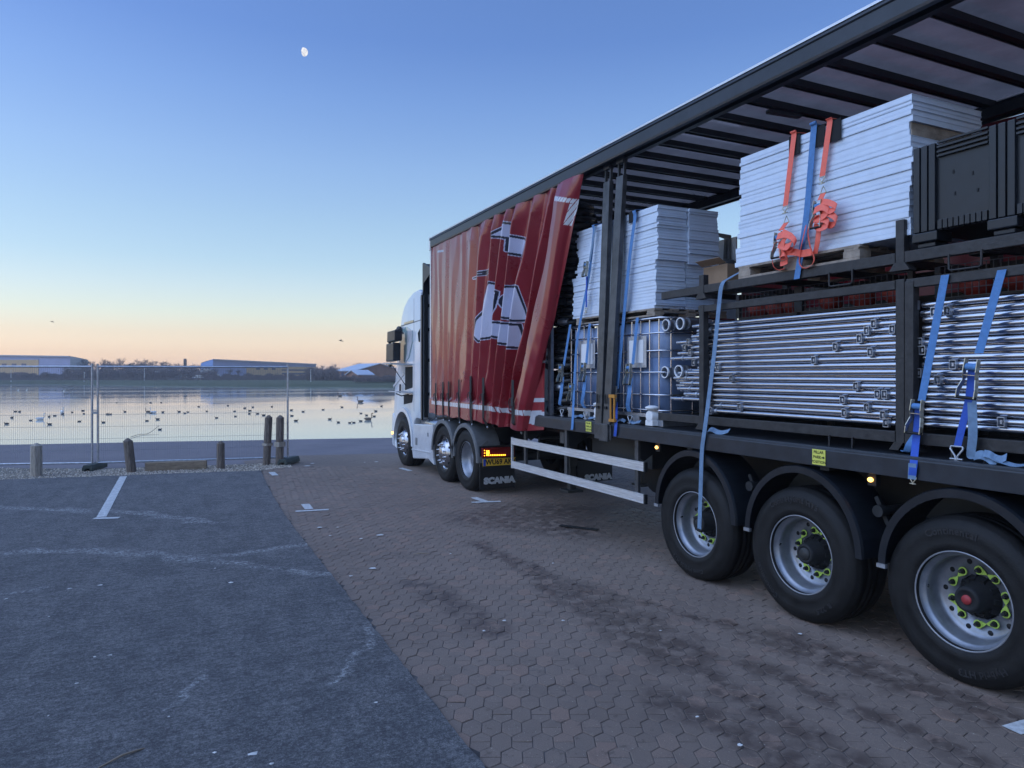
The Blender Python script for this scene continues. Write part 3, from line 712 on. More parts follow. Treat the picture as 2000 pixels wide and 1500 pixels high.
def tree(pos, s, k, label, group, wide=1.):
    t = thing('bare_tree', label, 'tree', pos, group)
    for nm, me in zip(('trunk', 'crown'), TM[k]): link(nm, me, t, pos)
    t.scale = (s * wide, s * wide, s); t.rotation_euler = (0, 0, R.uniform(0, 6.28))
TREES = [('bare winter tree standing right of the long lilac warehouse', 'bare trees right of the long warehouse', [(172, 700, 225), (184, 704, 235), (196, 703, 225), (208, 706, 230), (222, 704, 220), (232, 701.5, 230), (246, 709, 225), (258, 709, 235)]),
         ('bare winter tree in the wood between the two warehouses', 'bare trees between the warehouses', [(268, 704, 225), (278, 703, 215), (288, 703, 225), (298, 706, 235), (308, 709, 230), (318, 706, 225), (328, 707, 235), (338, 711, 225), (350, 711, 235), (372, 711, 230), (382, 712, 235), (394, 712, 230)]),
         ('bare winter tree between the blue-gabled warehouse and the brick house', 'bare trees beside the brick house', [(622, 716, 205), (630, 713, 215), (639, 715, 205), (648, 712, 212), (655, 716, 205)]),
         ('bare winter tree behind the houses on the far shore', 'bare trees behind the houses', [(700, 706, 195), (712, 712, 190), (722, 715, 195), (733, 711, 190), (742, 713, 185), (752, 709, 190), (762, 712, 185)]),
         ('low bare tree rising before the lilac warehouse wall', 'low bare trees before the warehouses', [(30, 728, 190), (62, 729, 188), (92, 726, 186), (450, 720, 190), (468, 722, 188), (484, 727, 186), (540, 728, 180), (560, 730, 178), (10, 727, 190)])]
for label, grp, lst in TREES:
    for i, (u, v, dp) in enumerate(lst):
        p = PD(u, HZ, dp); p.z = .6; hh = zat(v, dp) - .6
        tree(p, hh / 6.6, R.randrange(5), label, grp, 1.15)
# dense scrub along the far shore: one mass of twigs
b = MB()
def scrub(u0, u1, dep0, dep1, vtop, n):
    for i in range(n):
        u = R.uniform(u0, u1); dp = R.uniform(dep0, dep1); p = PD(u, HZ, dp); p.z = .5
        hh = max(.6, (zat(vtop, dp) - .5) * R.uniform(.35, 1.05) * (.75 + .25 * math.sin(u * .23) * math.sin(u * .071 + 2)))
        a = R.uniform(0, 3.14); wd = R.uniform(.025, .07); lx, ly = R.gauss(0, .22) * hh, R.gauss(0, .22) * hh
        b.add([(p.x - wd * math.cos(a), p.y - wd * math.sin(a), p.z), (p.x + wd * math.cos(a), p.y + wd * math.sin(a), p.z), (p.x + lx, p.y + ly, p.z + hh)], [(0, 1, 2)])
        for k in range(3):
            t = R.uniform(.3, .8); q = Vector((p.x + lx * t, p.y + ly * t, p.z + hh * t)); e = q + Vector((R.gauss(0, .3), R.gauss(0, .3), R.uniform(.1, .4))) * hh * .6; s = wd * .8
            b.add([(q.x - s, q.y, q.z), (q.x + s, q.y, q.z), tuple(e)], [(0, 1, 2)])
scrub(-60, 160, 185, 215, 724, 9000); scrub(130, 420, 185, 225, 711, 24000); scrub(400, 630, 175, 200, 727, 9000); scrub(600, 660, 150, 215, 714, 7000); scrub(640, 790, 150, 160, 731, 7000); scrub(690, 790, 132, 160, 730, 6000); scrub(690, 790, 185, 200, 715, 5000); scrub(-60, 800, 160, 178, 738, 6000); scrub(780, 1250, 120, 190, 721, 11000); scrub(-330, -50, 180, 215, 722, 6000)
struct(b.build('scrub', 'twig_far'), 'stuff')
# evergreen bush
def bush(u, v, dp, label):
    p = PD(u, HZ, dp); p.z = .5; hh = zat(v, dp) - .5; b = MB()
    for i in range(420):
        a, e2 = R.uniform(0, 6.28), R.uniform(-1, 1); rr = R.uniform(.6, 1.05); q = Vector((p.x + math.cos(a) * hh * .38 * rr * math.sqrt(1 - e2 * e2), p.y + math.sin(a) * hh * .38 * rr * math.sqrt(1 - e2 * e2), p.z + hh * (.55 + .45 * e2 * rr)))
        s = .35; o = Vector((R.gauss(0, s), R.gauss(0, s), R.gauss(0, s))); o2 = Vector((R.gauss(0, s), R.gauss(0, s), R.gauss(0, s))); b.add([q, q + o, q + o2], [(0, 1, 2)])
    t = thing('evergreen_tree', label, 'tree', p); b.build('crown', 'evergreen', t)
    b = MB(); b.tube([p, p + Vector((0, 0, hh * .7))], [.2, .08], 6); b.build('trunk', 'bark_far', t)
bush(252, 710.5, 215, 'small dark evergreen tree on the skyline between the warehouses')
# ------------------------------------------------------------------ moon (only its sunlit part shows by day) and birds
def moon():
    c = PD(593, 101.5, 3000); r = 8.2 / F * 3000; nv, nu = 26, 40; b = MB()
    view = (c - Vector((0, 0, CH))).normalized(); rt = view.cross(Vector((0, 0, 1))).normalized(); up = rt.cross(view)
    sun_d = (rt * .86 + up * .10 - view * .52 + up * .0).normalized()
    ax = (rt * .12 + up).normalized()
    def pt(i, j):
        ph = math.pi * i / nv; t = 2 * math.pi * j / nu; return (ax * math.cos(ph) + (rt * math.cos(t) + view * math.sin(t)) * math.sin(ph)).normalized()
    for i in range(nv):
        for j in range(nu):
            qd = [pt(i, j), pt(i + 1, j), pt(i + 1, j + 1), pt(i, j + 1)]; m = (qd[0] + qd[1] + qd[2] + qd[3]).normalized()
            if m.dot(sun_d) > 0: b.add([c + k * r for k in qd], [(0, 1, 2, 3)])
    m = NB('moonlit'); nn = m.noise(.10, 4, .6); cc = m.ramp(nn, [(.38, (.62, .62, .70)), (.6, (1, 1, 1))]); m.out((.1, .1, .1), 1.)
    m.t.links.new(cc, m.b.inputs['Emission Color']); m.b.inputs['Emission Strength'].default_value = .48  # emission stands in for sunlight falling on the moon
    tag(b.build('moon', 'moonlit'), 'pale daytime moon, more than half lit, in the clear blue sky', 'moon')
moon()
def bird_meshes(white=False):
    body = MB(); n = 8; prof = []
    sx = 1.
    pts = [(-.20, .10, .015), (-.15, .09, .05), (-.05, .07, .085), (.07, .065, .085), (.15, .075, .05)]
    body.tube([(x, 0, z) for x, z, r in pts], [r for x, z, r in pts], 8)
    neck = MB()
    if white: neck.tube([(.13, 0, .10), (.19, 0, .16), (.16, 0, .26), (.18, 0, .33)], [.035, .026, .02, .022], 6); neck.sphere((.20, 0, .345), .032, 6, 4, 1.3)
    else: neck.tube([(.13, 0, .09), (.165, 0, .13), (.175, 0, .165)], [.035, .025, .025], 6); neck.sphere((.19, 0, .175), .034, 6, 4, 1.2)
    bk = MB(); z = .34 if white else .17; x = .235 if white else .225
    bk.add([(x, -.012, z), (x, .012, z), (x, 0, z + .02), (x + .05, 0, z - .005)], [(0, 1, 3), (1, 2, 3), (2, 0, 3), (0, 2, 1)])
    return body, neck, bk
def bird(name, m1, m2, label, cat, group, white=False):
    t = thing(name, label, cat, (0, 0, 0), group); a, n_, k = bird_meshes(white)
    a.build('body', m1, t); n_.build('head', m2, t); k.build('beak', 'beak', t); return t
duck = bird('duck', 'bird_dark', 'bird_dark', 'small dark duck floating on the pale lake', 'duck', 'dark ducks on the lake')
swan = bird('swan', 'bird_white', 'bird_white', 'large white swan floating on the lake', 'swan', 'white swans on the lake', True)
brown = bird('young_swan', 'bird_brown', 'bird_brown', 'large grey-brown young swan floating on the lake right of the fence', 'swan', 'grey-brown young swans on the lake', True)
def put(proto, u, v, s, first):
    p = PG(u, v, LZ - .01); o = proto if first else copy_tree(proto); o.location = p; o.scale = (s, s, s); o.rotation_euler = (0, 0, R.uniform(-.6, .6) - TH + (math.pi if R.random() < .5 else 0))
dk = [(13, 829), (23, 817), (60, 822), (97, 830), (96, 815), (107, 813), (122, 810), (141, 806), (155, 824), (164, 809), (162, 803), (202, 826), (210, 810), (216, 810), (244, 805), (287, 823), (295, 807.5), (308, 820), (312, 840), (318, 806),
      (350, 805), (361, 808), (367, 805.5), (388, 795), (404, 804), (423, 817), (458, 804), (460, 814), (487, 809), (488, 803), (503, 809), (515, 812), (531, 795), (569, 802), (570, 813), (578, 823), (592, 805), (631, 801), (644, 820), (661, 826), (683, 827), (691, 826.5), (704.5, 823.5),
      (705, 808), (731, 814), (716, 812), (38, 805), (30, 804.5), (160, 758), (108, 763), (122, 763.5), (228, 787), (315, 787), (610, 766), (621, 762.5), (734, 804), (745, 794), (668, 796), (445, 793), (294, 787), (478, 798), (494, 796)]
for i, (u, v) in enumerate(dk): put(duck, u, v, R.uniform(.40, .56), i == 0)
for i, (u, v, s) in enumerate([(78, 820.5, 2.6), (121, 806, 2.6), (300, 807, 2.4), (52, 763, 2.2), (35, 763, 2.0), (125, 764, 2.0)]): put(swan, u, v, s * .36, i == 0)
for i, (u, v, s) in enumerate([(704, 786, 3.2), (664, 774.5, 2.8), (719, 821, 2.4), (289, 805.5, 1.8)]): put(brown, u, v, s * .40, i == 0)
def gull(u, v, dep, s, label):
    c = PD(u, v, dep); t = thing('gull', label, 'bird', c, 'gulls in flight'); rt = Vector((cT, -sT, 0)); up = Vector((0, 0, 1)); fw = Vector((sT, cT, 0))
    b = MB(); b.tube([c - rt * .5 * s + up * .12 * s, c - rt * .1 * s, c + rt * .25 * s - up * .06 * s, c + rt * .55 * s - up * .14 * s], [.02 * s, .09 * s, .08 * s, .02 * s], 6); b.build('body', 'bird_dark', t)
    for k in (-1, 1):
        b = MB(); a = c - rt * .05 * s; e = a + fw * k * .55 * s + up * .30 * s * (1 if k > 0 else .5); f = e + fw * k * .5 * s + up * .02 * s - rt * .2 * s
        b.add([a + rt * .12 * s, a - rt * .12 * s, e - rt * .09 * s, e + rt * .09 * s, f], [(0, 1, 2, 3), (3, 2, 4)]); b.build('wing', 'bird_brown', t)
gull(666, 665.5, 60, .42, 'dark gull gliding above the lake beside the lorry mirror'); gull(102, 628.5, 80, .42, 'tiny gull flying above the long lilac warehouse')
# branches poking out of the water near the fence
b = MB(); q = [PG(311, 840, LZ), PG(290, 848, LZ), PG(272, 850, LZ), PG(256, 855, LZ)]
for k in q: k.z = LZ + .03
q[0].z += .15; b.tube(catmull(q, 5), [.010] * 16, 5); tag(b.build('floating_branch', 'twig'), 'thin bare branch lying on the water behind the leaning short post', 'branch')
# ------------------------------------------------------------------ curtain-sided trailer
XS, XF = 4.28, 6.83                        # near and far side planes
YR, YF = -1.25, 12.36                      # rear end and front end
ZB0, ZB1, ZT = 1.205, 1.352, 4.39
TR = thing('trailer', 'open curtain-sided trailer with red side curtain drawn forward, three axles and a loaded deck', 'trailer', (5.55, 5.5, 0))
def part(name, m, bev=0., parent=None, **kw): return lambda b: b.build(name, m, parent or TR, bev)
# deck and side rails
b = MB(); b.box(XS + .045, XF - .045, YR, YF, ZB1 - .09, ZB1 - .004); deck = b.build('deck', 'black_steel', TR)
for x0, sgn in ((XS, 1), (XF, -1)):
    b = MB()
    prof = [(0, ZB0), (.05, ZB0), (.05, ZB0 + .012), (.012, ZB0 + .012), (.012, ZB1 - .045), (.055, ZB1 - .030), (.055, ZB1), (.012, ZB1), (.010, ZB1 - .010), (.004, ZB1 - .012), (.004, ZB1 - .022), (.0, ZB1 - .026)]
    b.prism([(x0 + sgn * p[0], p[1]) for p in prof], 'y', YR, YF); b.build('side_rail', 'rail_paint', TR, .003)
# roof
b = MB(); b.add([(XS + .05, YR, ZT - .015), (XF - .05, YR, ZT - .015), (XF - .05, YF, ZT - .015), (XS + .05, YF, ZT - .015)], [(0, 1, 2, 3)]); roof = b.build('roof', 'roof_sheet', TR)
for x0, s in ((XS, 1), (XF, -1)):
    b = MB(); pr = [(-.005, 4.205), (.03, 4.200), (.03, 4.235), (.012, 4.24), (.012, 4.345), (.05, 4.352), (.05, 4.365), (-.018, 4.365), (-.022, 4.34), (-.010, 4.33), (-.010, 4.225)]
    b.prism([(x0 + s * p[0], p[1]) for p in pr], 'y', YR, YF); b.build('roof_rail', 'rail_paint', roof)
    b = MB(); b.prism([(x0 + s * p[0], p[1]) for p in [(-.026, 4.367), (.052, 4.367), (.052, ZT), (.0, ZT + .008), (-.026, ZT - .004)]], 'y', YR, YF + .01); b.build('roof_trim', 'aluminium', roof)
    b = MB(); b.box(x0 + s * .115, x0 + s * .150, YR, YF - .1, 4.215, 4.305); b.box(x0 + s * .105, x0 + s * .165, YR, YF - .1, 4.205, 4.214); b.build('curtain_track', 'black_steel', roof)
k = -9
while 3.06 + .428 * k < YF - .2:
    y = 3.06 + .428 * k; k += 1
    b = MB(); b.box(XS + .06, XF - .06, y - .028, y + .028, 4.318, 4.372); b.box(XS + .06, XF - .06, y - .040, y - .024, 4.308, 4.3175); b.box(XS + .06, XF - .06, y + .024, y + .040, 4.308, 4.3175)
    b.build('roof_bow', 'black_steel', roof)
b = MB(); b.bar((4.72, 4.62, 4.19), (5.1, 4.62, 4.205), .05, .03); b.build('roof_latch', 'post_steel', roof)
b = MB(); b.box(XS - .012, XS + .06, YF - .02, YF + .05, 4.16, ZT + .012); b.build('corner_casting', 'aluminium', TR, .006)
b = MB(); b.box(XS + .03, XF - .03, YF - .10, YF - .02, ZB1, 4.2); b.build('headboard', 'cab_grey', TR)
b = MB(); b.box(XS + .0, XS + .10, YF - .02, YF + .03, ZB0, 4.16); b.build('front_pillar', 'aluminium', TR, .005)
# chassis
for x in (5.12, 6.0):
    b = MB(); pts = [(YR + .1, .78), (7.2, .78), (8.2, 1.02), (YF - .4, 1.06), (YF - .4, 1.255), (YR + .1, 1.255)]
    b.prism(pts, 'x', x - .012, x + .012); b.box(x - .07, x + .07, YR + .1, 7.2, .765, .779); b.build('chassis_beam', 'chassis_grey', TR)
for i in range(9):
    y = -.8 + 1.5 * i; b = MB(); b.box(XS + .06, XF - .06, y - .04, y + .04, 1.17, 1.257); b.build('cross_member', 'chassis', TR)
AY = (5.130, 3.918, 2.690)
for y in AY:
    b = MB(); b.tube([(4.6, y, .5), (6.5, y, .5)], .065, 12); b.build('axle', 'chassis', TR)
    for x in (5.0, 6.1):
        b = MB(); b.bar((x, y + .55, .80), (x, y - .1, .56), .09, .05); b.tube([(x, y - .25, .55), (x, y - .25, .78)], .11, 12); b.box(x - .06, x + .06, y + .48, y + .62, .62, .80); b.build('suspension_arm', 'under_black', TR)
    b = MB(); b.tube([(4.42, y - .60, .93), (4.78, y - .60, .93)], .030, 10); b.tube([(4.41, y - .60, .93), (4.46, y - .60, .93)], .042, 10); b.bar((4.47, y - .55, 1.02), (4.47, y - .64, .84), .02, .03); b.build('brake_lever', 'chassis', TR)
b = MB(); b.box(5.0, 6.1, YR + .2, 7.6, .80, .802); b.box(4.75, 6.4, 9.2, 12.0, 1.06, 1.10); b.build('under_plate', 'under_black', TR)
b = MB(); b.lathe([(0, -.55), (.20, -.55), (.225, -.5), (.225, .5), (.20, .55), (0, .55)], (5.55, 6.6, .72), 'x', 20); b.build('air_tank', 'under_black', TR)
# half-round mudguards
def arch(mb, x0, x1, yc, zc, ry, rz, th=.014, lip=.045, a0=0., a1=math.pi, n=28):
    vs = []
    for i in range(n + 1):
        a = a0 + (a1 - a0) * i / n; cy, sz = math.cos(a), math.sin(a)
        for (x, d) in ((x0, -lip), (x0, .006), (x0 + .02, th), (x1, th), (x1, 0), (x0 + .03, 0), (x0 + .014, -.006), (x0 + .014, -lip)):
            vs.append((x, yc + (ry + d) * cy, zc + (rz + d) * sz))
    m = 8; fs = []
    for i in range(n):
        for j in range(m): fs.append((i * m + j, i * m + (j + 1) % m, (i + 1) * m + (j + 1) % m, (i + 1) * m + j))
    fs += [tuple(range(m)), tuple(reversed(range(n * m, n * m + m)))]
    mb.smooth = False; mb.add(vs, fs)
for y in AY:
    for x0, x1 in ((4.285, 4.66), (6.82, 6.45)):
        b = MB(); arch(b, x0, x1, y - .02, .60, .545, .575) if x0 < x1 else b.lathe([(.575, -.37), (.585, -.36), (.585, 0), (.575, 0)], (6.82, y, .60), 'x', 24, a0=0, a1=math.pi)
        g = b.build('mudguard', 'plastic_black', TR)
        if x0 < x1:
            bb = MB(); bb.box(4.275, 4.30, y + .47, y + .535, .585, .612); bb.build('mudguard_clip', 'galv_dull', g)
# wheels
def arc_text(mb, body, size, x, yc, zc, r, phi0, bold=.0, wide=1.0):
    tot = 0; ws = []
    for ch in body:
        vs, fs = text_mesh(ch, size, bold, .0025, wide, 'LEFT') if ch != ' ' else ([], [])
        wdt = (max(p[0] for p in vs) - min(p[0] for p in vs) if vs else size * .28 * wide); ws.append((vs, fs, wdt)); tot += wdt + size * .07
    a = -tot / 2
    for vs, fs, wd in ws:
        c = a + wd / 2; a += wd + size * .07
        if not vs: continue
        ph = phi0 + c / r; mn = min(p[0] for p in vs); o = Vector((x, yc - r * math.sin(ph), zc + r * math.cos(ph)))
        M = face_mx(o, (0, -math.cos(ph), -math.sin(ph)), (0, -math.sin(ph), math.cos(ph)))
        mb.add([M @ Vector((p[0] - mn - wd / 2, p[1], p[2])) for p in vs], fs)
TYP = [(.288, .02), (.296, -.004), (.312, -.016), (.345, -.028), (.352, -.024), (.40, -.034), (.440, -.033), (.452, -.026), (.482, -.012), (.498, .008), (.505, .026), (.509, .030), (.5125, .05), (.5145, .09), (.502, .094), (.502, .104), (.515, .108), (.515, .145), (.502, .149), (.502, .159), (.515, .163), (.515, .20),
       (.502, .204), (.502, .214), (.5145, .218), (.5125, .27), (.509, .30), (.49, .33), (.42, .345), (.30, .33)]
def tyre_mb(y, zmin=.0015, k=1.0, fl=1, x=4.335, z=.5, prof=TYP):
    b = MB(); b.lathe([(r * k, a * fl) for r, a in prof], (x, y, z), 'x', 72, zmin=zmin); return b
def trailer_wheel(y, cap='plain', rot=.15, texts=()):
    x = 4.335; z = .5
    b = MB(); b.lathe([(.290, -.006), (.297, -.010), (.303, -.004), (.302, .006), (.292, .010), (.288, .022), (.283, .045), (.270, .052), (.262, .065), (.259, .10), (.262, .15), (.250, .170), (.238, .176), (.232, .180), (.134, .180), (.134, .20)], (x, y, z), 'x', 64)
    wh = b.build('wheel', 'rim_silver', TR)
    tyre_mb(y).build('tyre', 'tyre', wh)
    b = MB(); b.lathe([(0, .30), (.15, .30), (.15, .21), (.125, .21), (.12, .17), (.085, .14), (.080, .06), (.074, .045), (.066, .04), (.055, .04), (.050, .046), (0, .046)], (x, y, z), 'x', 32)
    for i in range(10):
        a = 2 * math.pi * i / 10; b.bar((x + .15, y + .10 * math.cos(a), z + .10 * math.sin(a)), (x + .20, y + .127 * math.cos(a), z + .127 * math.sin(a)), .03, .03)
    b.build('hub', 'under_black', wh)
    b = MB(); b.lathe([(0, .038), (.028 if cap == 'red' else .046, .038), (.03 if cap == 'red' else .048, .047)], (x, y, z), 'x', 20); b.build('hub_cap', 'red_cap' if cap == 'red' else 'chassis_grey', wh)
    for i in range(10):
        a = 2 * math.pi * (i + .5) / 10 + rot; c = (x + .1785, y + .214 * math.cos(a), z + .214 * math.sin(a)); b = MB()
        b.lathe([(0, 0), (.0165, 0), (.0165, .004)], c, 'x', 10); b.build('hand_hole', 'under_black', wh)  # dark disc on the rim painted as the shade inside a hand hole
    for i in range(10):
        a = 2 * math.pi * i / 10 + rot; c = (x + .18, y + .1675 * math.cos(a), z + .1675 * math.sin(a)); b = MB()
        b.lathe([(0, -.048), (.011, -.048), (.011, -.034), (.0155, -.034), (.0155, -.008), (.021, -.006), (.021, 0)], c, 'x', 6, smooth=False); b.build('wheel_nut', 'chassis', wh)
    for i in range(5):
        a0 = 2 * math.pi * (2 * i) / 10 + rot; a1 = a0 + 2 * math.pi / 10; b = MB(); P = []
        for a in (a0, a1):
            c = (x + .168, y + .1675 * math.cos(a), z + .1675 * math.sin(a)); b.lathe([(.0185, 0), (.027, 0), (.027, -.006), (.0185, -.006)], c, 'x', 14, smooth=False); P.append(Vector(c))
        d = (P[1] - P[0]).normalized(); n = Vector((0, -d.z, d.y)); m_ = (P[0] + P[1]) / 2
        for s, e in ((P[0], 1), (P[1], -1)):
            q = s + d * .022 * e; tri = [q + n * .019, q - n * .019, m_ - d * .002 * e - n * .004, m_ - d * .002 * e + n * .004]
            b.add([p_ + Vector((-.004, 0, 0)) for p_ in tri] + [p_ for p_ in tri], [(0, 1, 2, 3), (7, 6, 5, 4), (0, 4, 5, 1), (1, 5, 6, 2), (2, 6, 7, 3), (3, 7, 4, 0)])
        b.build('nut_marker', 'lime', wh)
    b = MB(); b.tube([(x + .07, y + .258, z + .02), (x + .03, y + .232, z + .02)], .006, 6); b.build('valve', 'chassis', wh)
    if texts:
        for body, size, r, ph in texts: b = MB(); arc_text(b, body, size, x - .0345, y, z, r, ph, .0012, 1.05); b.build('tyre_lettering', 'tyre_letter', wh)
    return wh
w1 = trailer_wheel(AY[0], 'plain', .1, [('Conti Hybrid HT3', .052, .420, math.pi + .15)])
w2 = trailer_wheel(AY[1], 'plain', .22, [('Conti Hybrid HT3', .058, .420, -.10), ('Continental', .058, .420, math.pi + .85), ('R 22.5', .052, .420, math.pi - .62)])
w3 = trailer_wheel(AY[2], 'red', .33, [('Continental', .062, .420, -.12), ('Hybrid HT3', .055, .420, math.pi - .35)])
for y in AY:
    b = tyre_mb(y, fl=-1, x=6.80); wh = b.build('far_wheel', 'tyre', TR); b = MB(); b.lathe([(.29, 0), (.28, -.03), (.26, -.3), (.0, -.3)], (6.80, y, .5), 'x', 24); b.build('rim', 'rim_silver', wh)
# aluminium side guard
gy0, gy1 = 5.84, 8.90
def guard_rail(z0, z1):
    b = MB(); x0 = XS + .0; h = z1 - z0
    prof = [(0, 0), (.022, 0), (.022, h), (0, h), (0, h * .90), (.004, h * .88), (.004, h * .80), (0, h * .78), (0, h * .30), (.005, h * .27), (.005, h * .17), (0, h * .14)]
    b.prism([(x0 + p[0], z0 + p[1]) for p in prof], 'y', gy0, gy1); r = b.build('guard_rail', 'aluminium', TR)
    b = MB(); b.box(x0 - .002, x0 + .03, gy0 - .028, gy0 - .001, z0 - .002, z1 + .002); b.build('end_cap', 'rubber', r); return r
guard_rail(.900, .992); guard_rail(.575, .668)
b = MB(); b.box(XS + .0, XS + .03, gy1 + .001, gy1 + .03, .565, 1.0); b.build('guard_end', 'aluminium', TR, .003)
for y in (6.00, 7.45, 8.55):
    b = MB(); b.box(XS + .026, XS + .06, y - .03, y + .03, .585, 1.21); b.build('guard_post', 'post_steel', TR, .004)
    b = MB(); b.prism([(XS + .06, 1.20), (XS + .06, 1.02), (XS + .12, .98), (XS + .5, 1.20)], 'y', y - .005, y + .005); b.build('guard_bracket', 'chassis', TR)
# landing legs, load-lock boxes, marker lamps
for x in (4.95, 6.15):
    b = MB(); b.box(x - .06, x + .06, 8.34, 8.46, .62, 1.2); b.box(x - .045, x + .045, 8.355, 8.445, .30, .63); b.box(x - .12, x + .12, 8.28, 8.52, .27, .30); b.build('landing_leg', 'chassis_grey', TR, .006)
b = MB(); b.tube([(4.45, 8.40, 1.02), (6.2, 8.40, 1.02)], .02, 8); b.bar((4.45, 8.40, 1.02), (4.43, 8.40, .74), .02, .03); b.build('landing_gear_shaft', 'chassis_grey', TR)
b = MB(); b.box(4.62, 5.05, 6.15, 7.35, .86, 1.19); b.build('side_locker', 'chassis_grey', TR, .01)
b = MB(); b.box(XS + .10, XS + .14, 7.62, 7.72, 1.02, 1.16); b.build('bracket_plate', 'post_steel', TR, .004)
for y in (5.69, 3.31):
    b = MB(); b.box(XS + .06, XS + .11, y - .035, y + .035, 1.11, 1.20); lb = b.build('marker_lamp', 'rubber', TR, .006)
    b = MB(); b.sphere((XS + .048, y, 1.155), .017, 12, 8, .8, 1.3, 1.0); b.build('lens', 'amber_lamp', lb)
# yellow notices
def notice(c, w_, h_, lines, size, arrow=True):
    b = MB(); b.box(XS - .006, XS - .001, c[1] - w_ / 2, c[1] + w_ / 2, c[2] - h_ / 2, c[2] + h_ / 2); s_ = b.build('notice', 'sign_yellow', TR)
    b = MB()
    for i, ln in enumerate(lines): put_text(b, ln, size, face_mx((XS - .0075, c[1] + (.012 if i == 1 else 0), c[2] + h_ * .32 - i * h_ * .32), (0, -1, 0), (0, 0, 1)), .0006, 0)
    if arrow:
        y_, z_ = c[1] - w_ * .36, c[2]; b.add([(XS - .0075, y_ + .014, z_ - .004), (XS - .0075, y_ + .014, z_ + .004), (XS - .0075, y_, z_ + .004), (XS - .0075, y_, z_ - .004), (XS - .0075, y_ + .002, z_ + .011), (XS - .0075, y_ + .002, z_ - .011), (XS - .0075, y_ - .014, z_)], [(0, 1, 2, 3), (4, 5, 6)])
    b.build('notice_lettering', 'ink', s_)
notice(PX(1600, 893, XS), .115, .112, ['PILLAR', 'PARK', 'POSITION'], .029)
notice(PX(1150, 833, XS), .115, .112, ['PILLAR', 'PARK', 'POSITION'], .029)
# sliding pillars
PT = [(4.40, 6.655), (4.40, 6.395)]; PB = [(4.295, 6.665), (4.295, 6.505)]
for (xt, yt), (xb, yb), wd in zip(PT, PB, (.125, .13)):
    b = MB(); zt = 4.03; 
    def sec(f): return xb + (xt - xb) * f, yb + (yt - yb) * f
    x0, y0 = sec(0); x1, y1 = sec(1)
    b.bar((x0, y0, ZB1 - .06), (x1, y1, zt), wd, .06, (1, 0, 0)); pl = b.build('sliding_pillar', 'post_steel', TR, .006)
    b = MB()
    for s in (-1, 1): b.bar((x1, y1 + s * wd * .40, zt), (x1 + .004, y1 + s * wd * .40 - .005, 4.20), .016, .03, (1, 0, 0))
    b.box(x1 - .03, x1 + .03, y1 - wd * .5, y1 + wd * .5, 4.17, 4.225); b.build('pillar_head', 'post_steel', pl)
    b = MB(); b.box(x0 - .04, x0 - .032, y0 - .012, y0 + .012, 1.56, 1.66); b.box(x0 - .04, x0 - .03, y0 - .02, y0 + .02, 1.50, 1.53); b.build('latch_slot', 'under_black', pl)
b = MB(); b.box(XS - .022, XS - .004, 6.40, 6.73, 1.165, 1.33); b.box(XS - .045, XS - .023, 6.43, 6.60, 1.15, 1.34); b.build('pillar_foot', 'post_steel', TR, .006)
b = MB(); yy = 6.40
b.tube([(XS - .02, yy, 1.385), (XS - .02, yy, 1.64)], .012, 8); b.tube([(XS - .02, yy - .07, 1.385), (XS - .02, yy - .07, 1.64)], .012, 8); b.bar((XS - .02, yy + .02, 1.645), (XS - .02, yy - .09, 1.645), .03, .035); b.bar((XS - .02, yy + .02, 1.385), (XS - .02, yy - .09, 1.385), .03, .03)
b.build('pillar_handle', 'handle_yellow', TR)
# ------------------------------------------------------------------ the curtain
mat('curtain_red', (1, 1, 1), .28, var=.06, vs_=3, attr='print', coat=.45, spec=.5)
def poly_sd(px, py, P):
    """signed distance of points to a polygon (negative inside)"""
    d = np.full(px.shape, 1e9); ins = np.zeros(px.shape, bool); n = len(P)
    for i in range(n):
        x0, y0 = P[i]; x1, y1 = P[(i + 1) % n]; ex, ey = x1 - x0, y1 - y0; wx, wy = px - x0, py - y0
        t = np.clip((wx * ex + wy * ey) / (ex * ex + ey * ey + 1e-12), 0, 1); d = np.minimum(d, (wx - ex * t) ** 2 + (wy - ey * t) ** 2)
        c = ((y0 > py) != (y1 > py)) & (px < (x1 - x0) * (py - y0) / (y1 - y0 + 1e-12) + x0); ins ^= c
    d = np.sqrt(d); return np.where(ins, -d, d)
FOLD = [(0, 0), (.035, .016), (.06, .0), (.10, .026), (.125, .002), (.165, .030), (.195, -.004), (.235, .032), (.26, -.008), (.30, .035), (.33, -.02), (.385, .055), (.42, -.05), (.475, .085), (.505, -.055), (.55, .10), (.585, -.065), (.63, .125), (.665, -.06), (.705, .14), (.74, -.07), (.785, .15), (.82, -.06), (.858, .12), (.878, -.06), (.905, .15), (.945, .19), (.975, .15), (.99, .06), (1.0, -.04)]
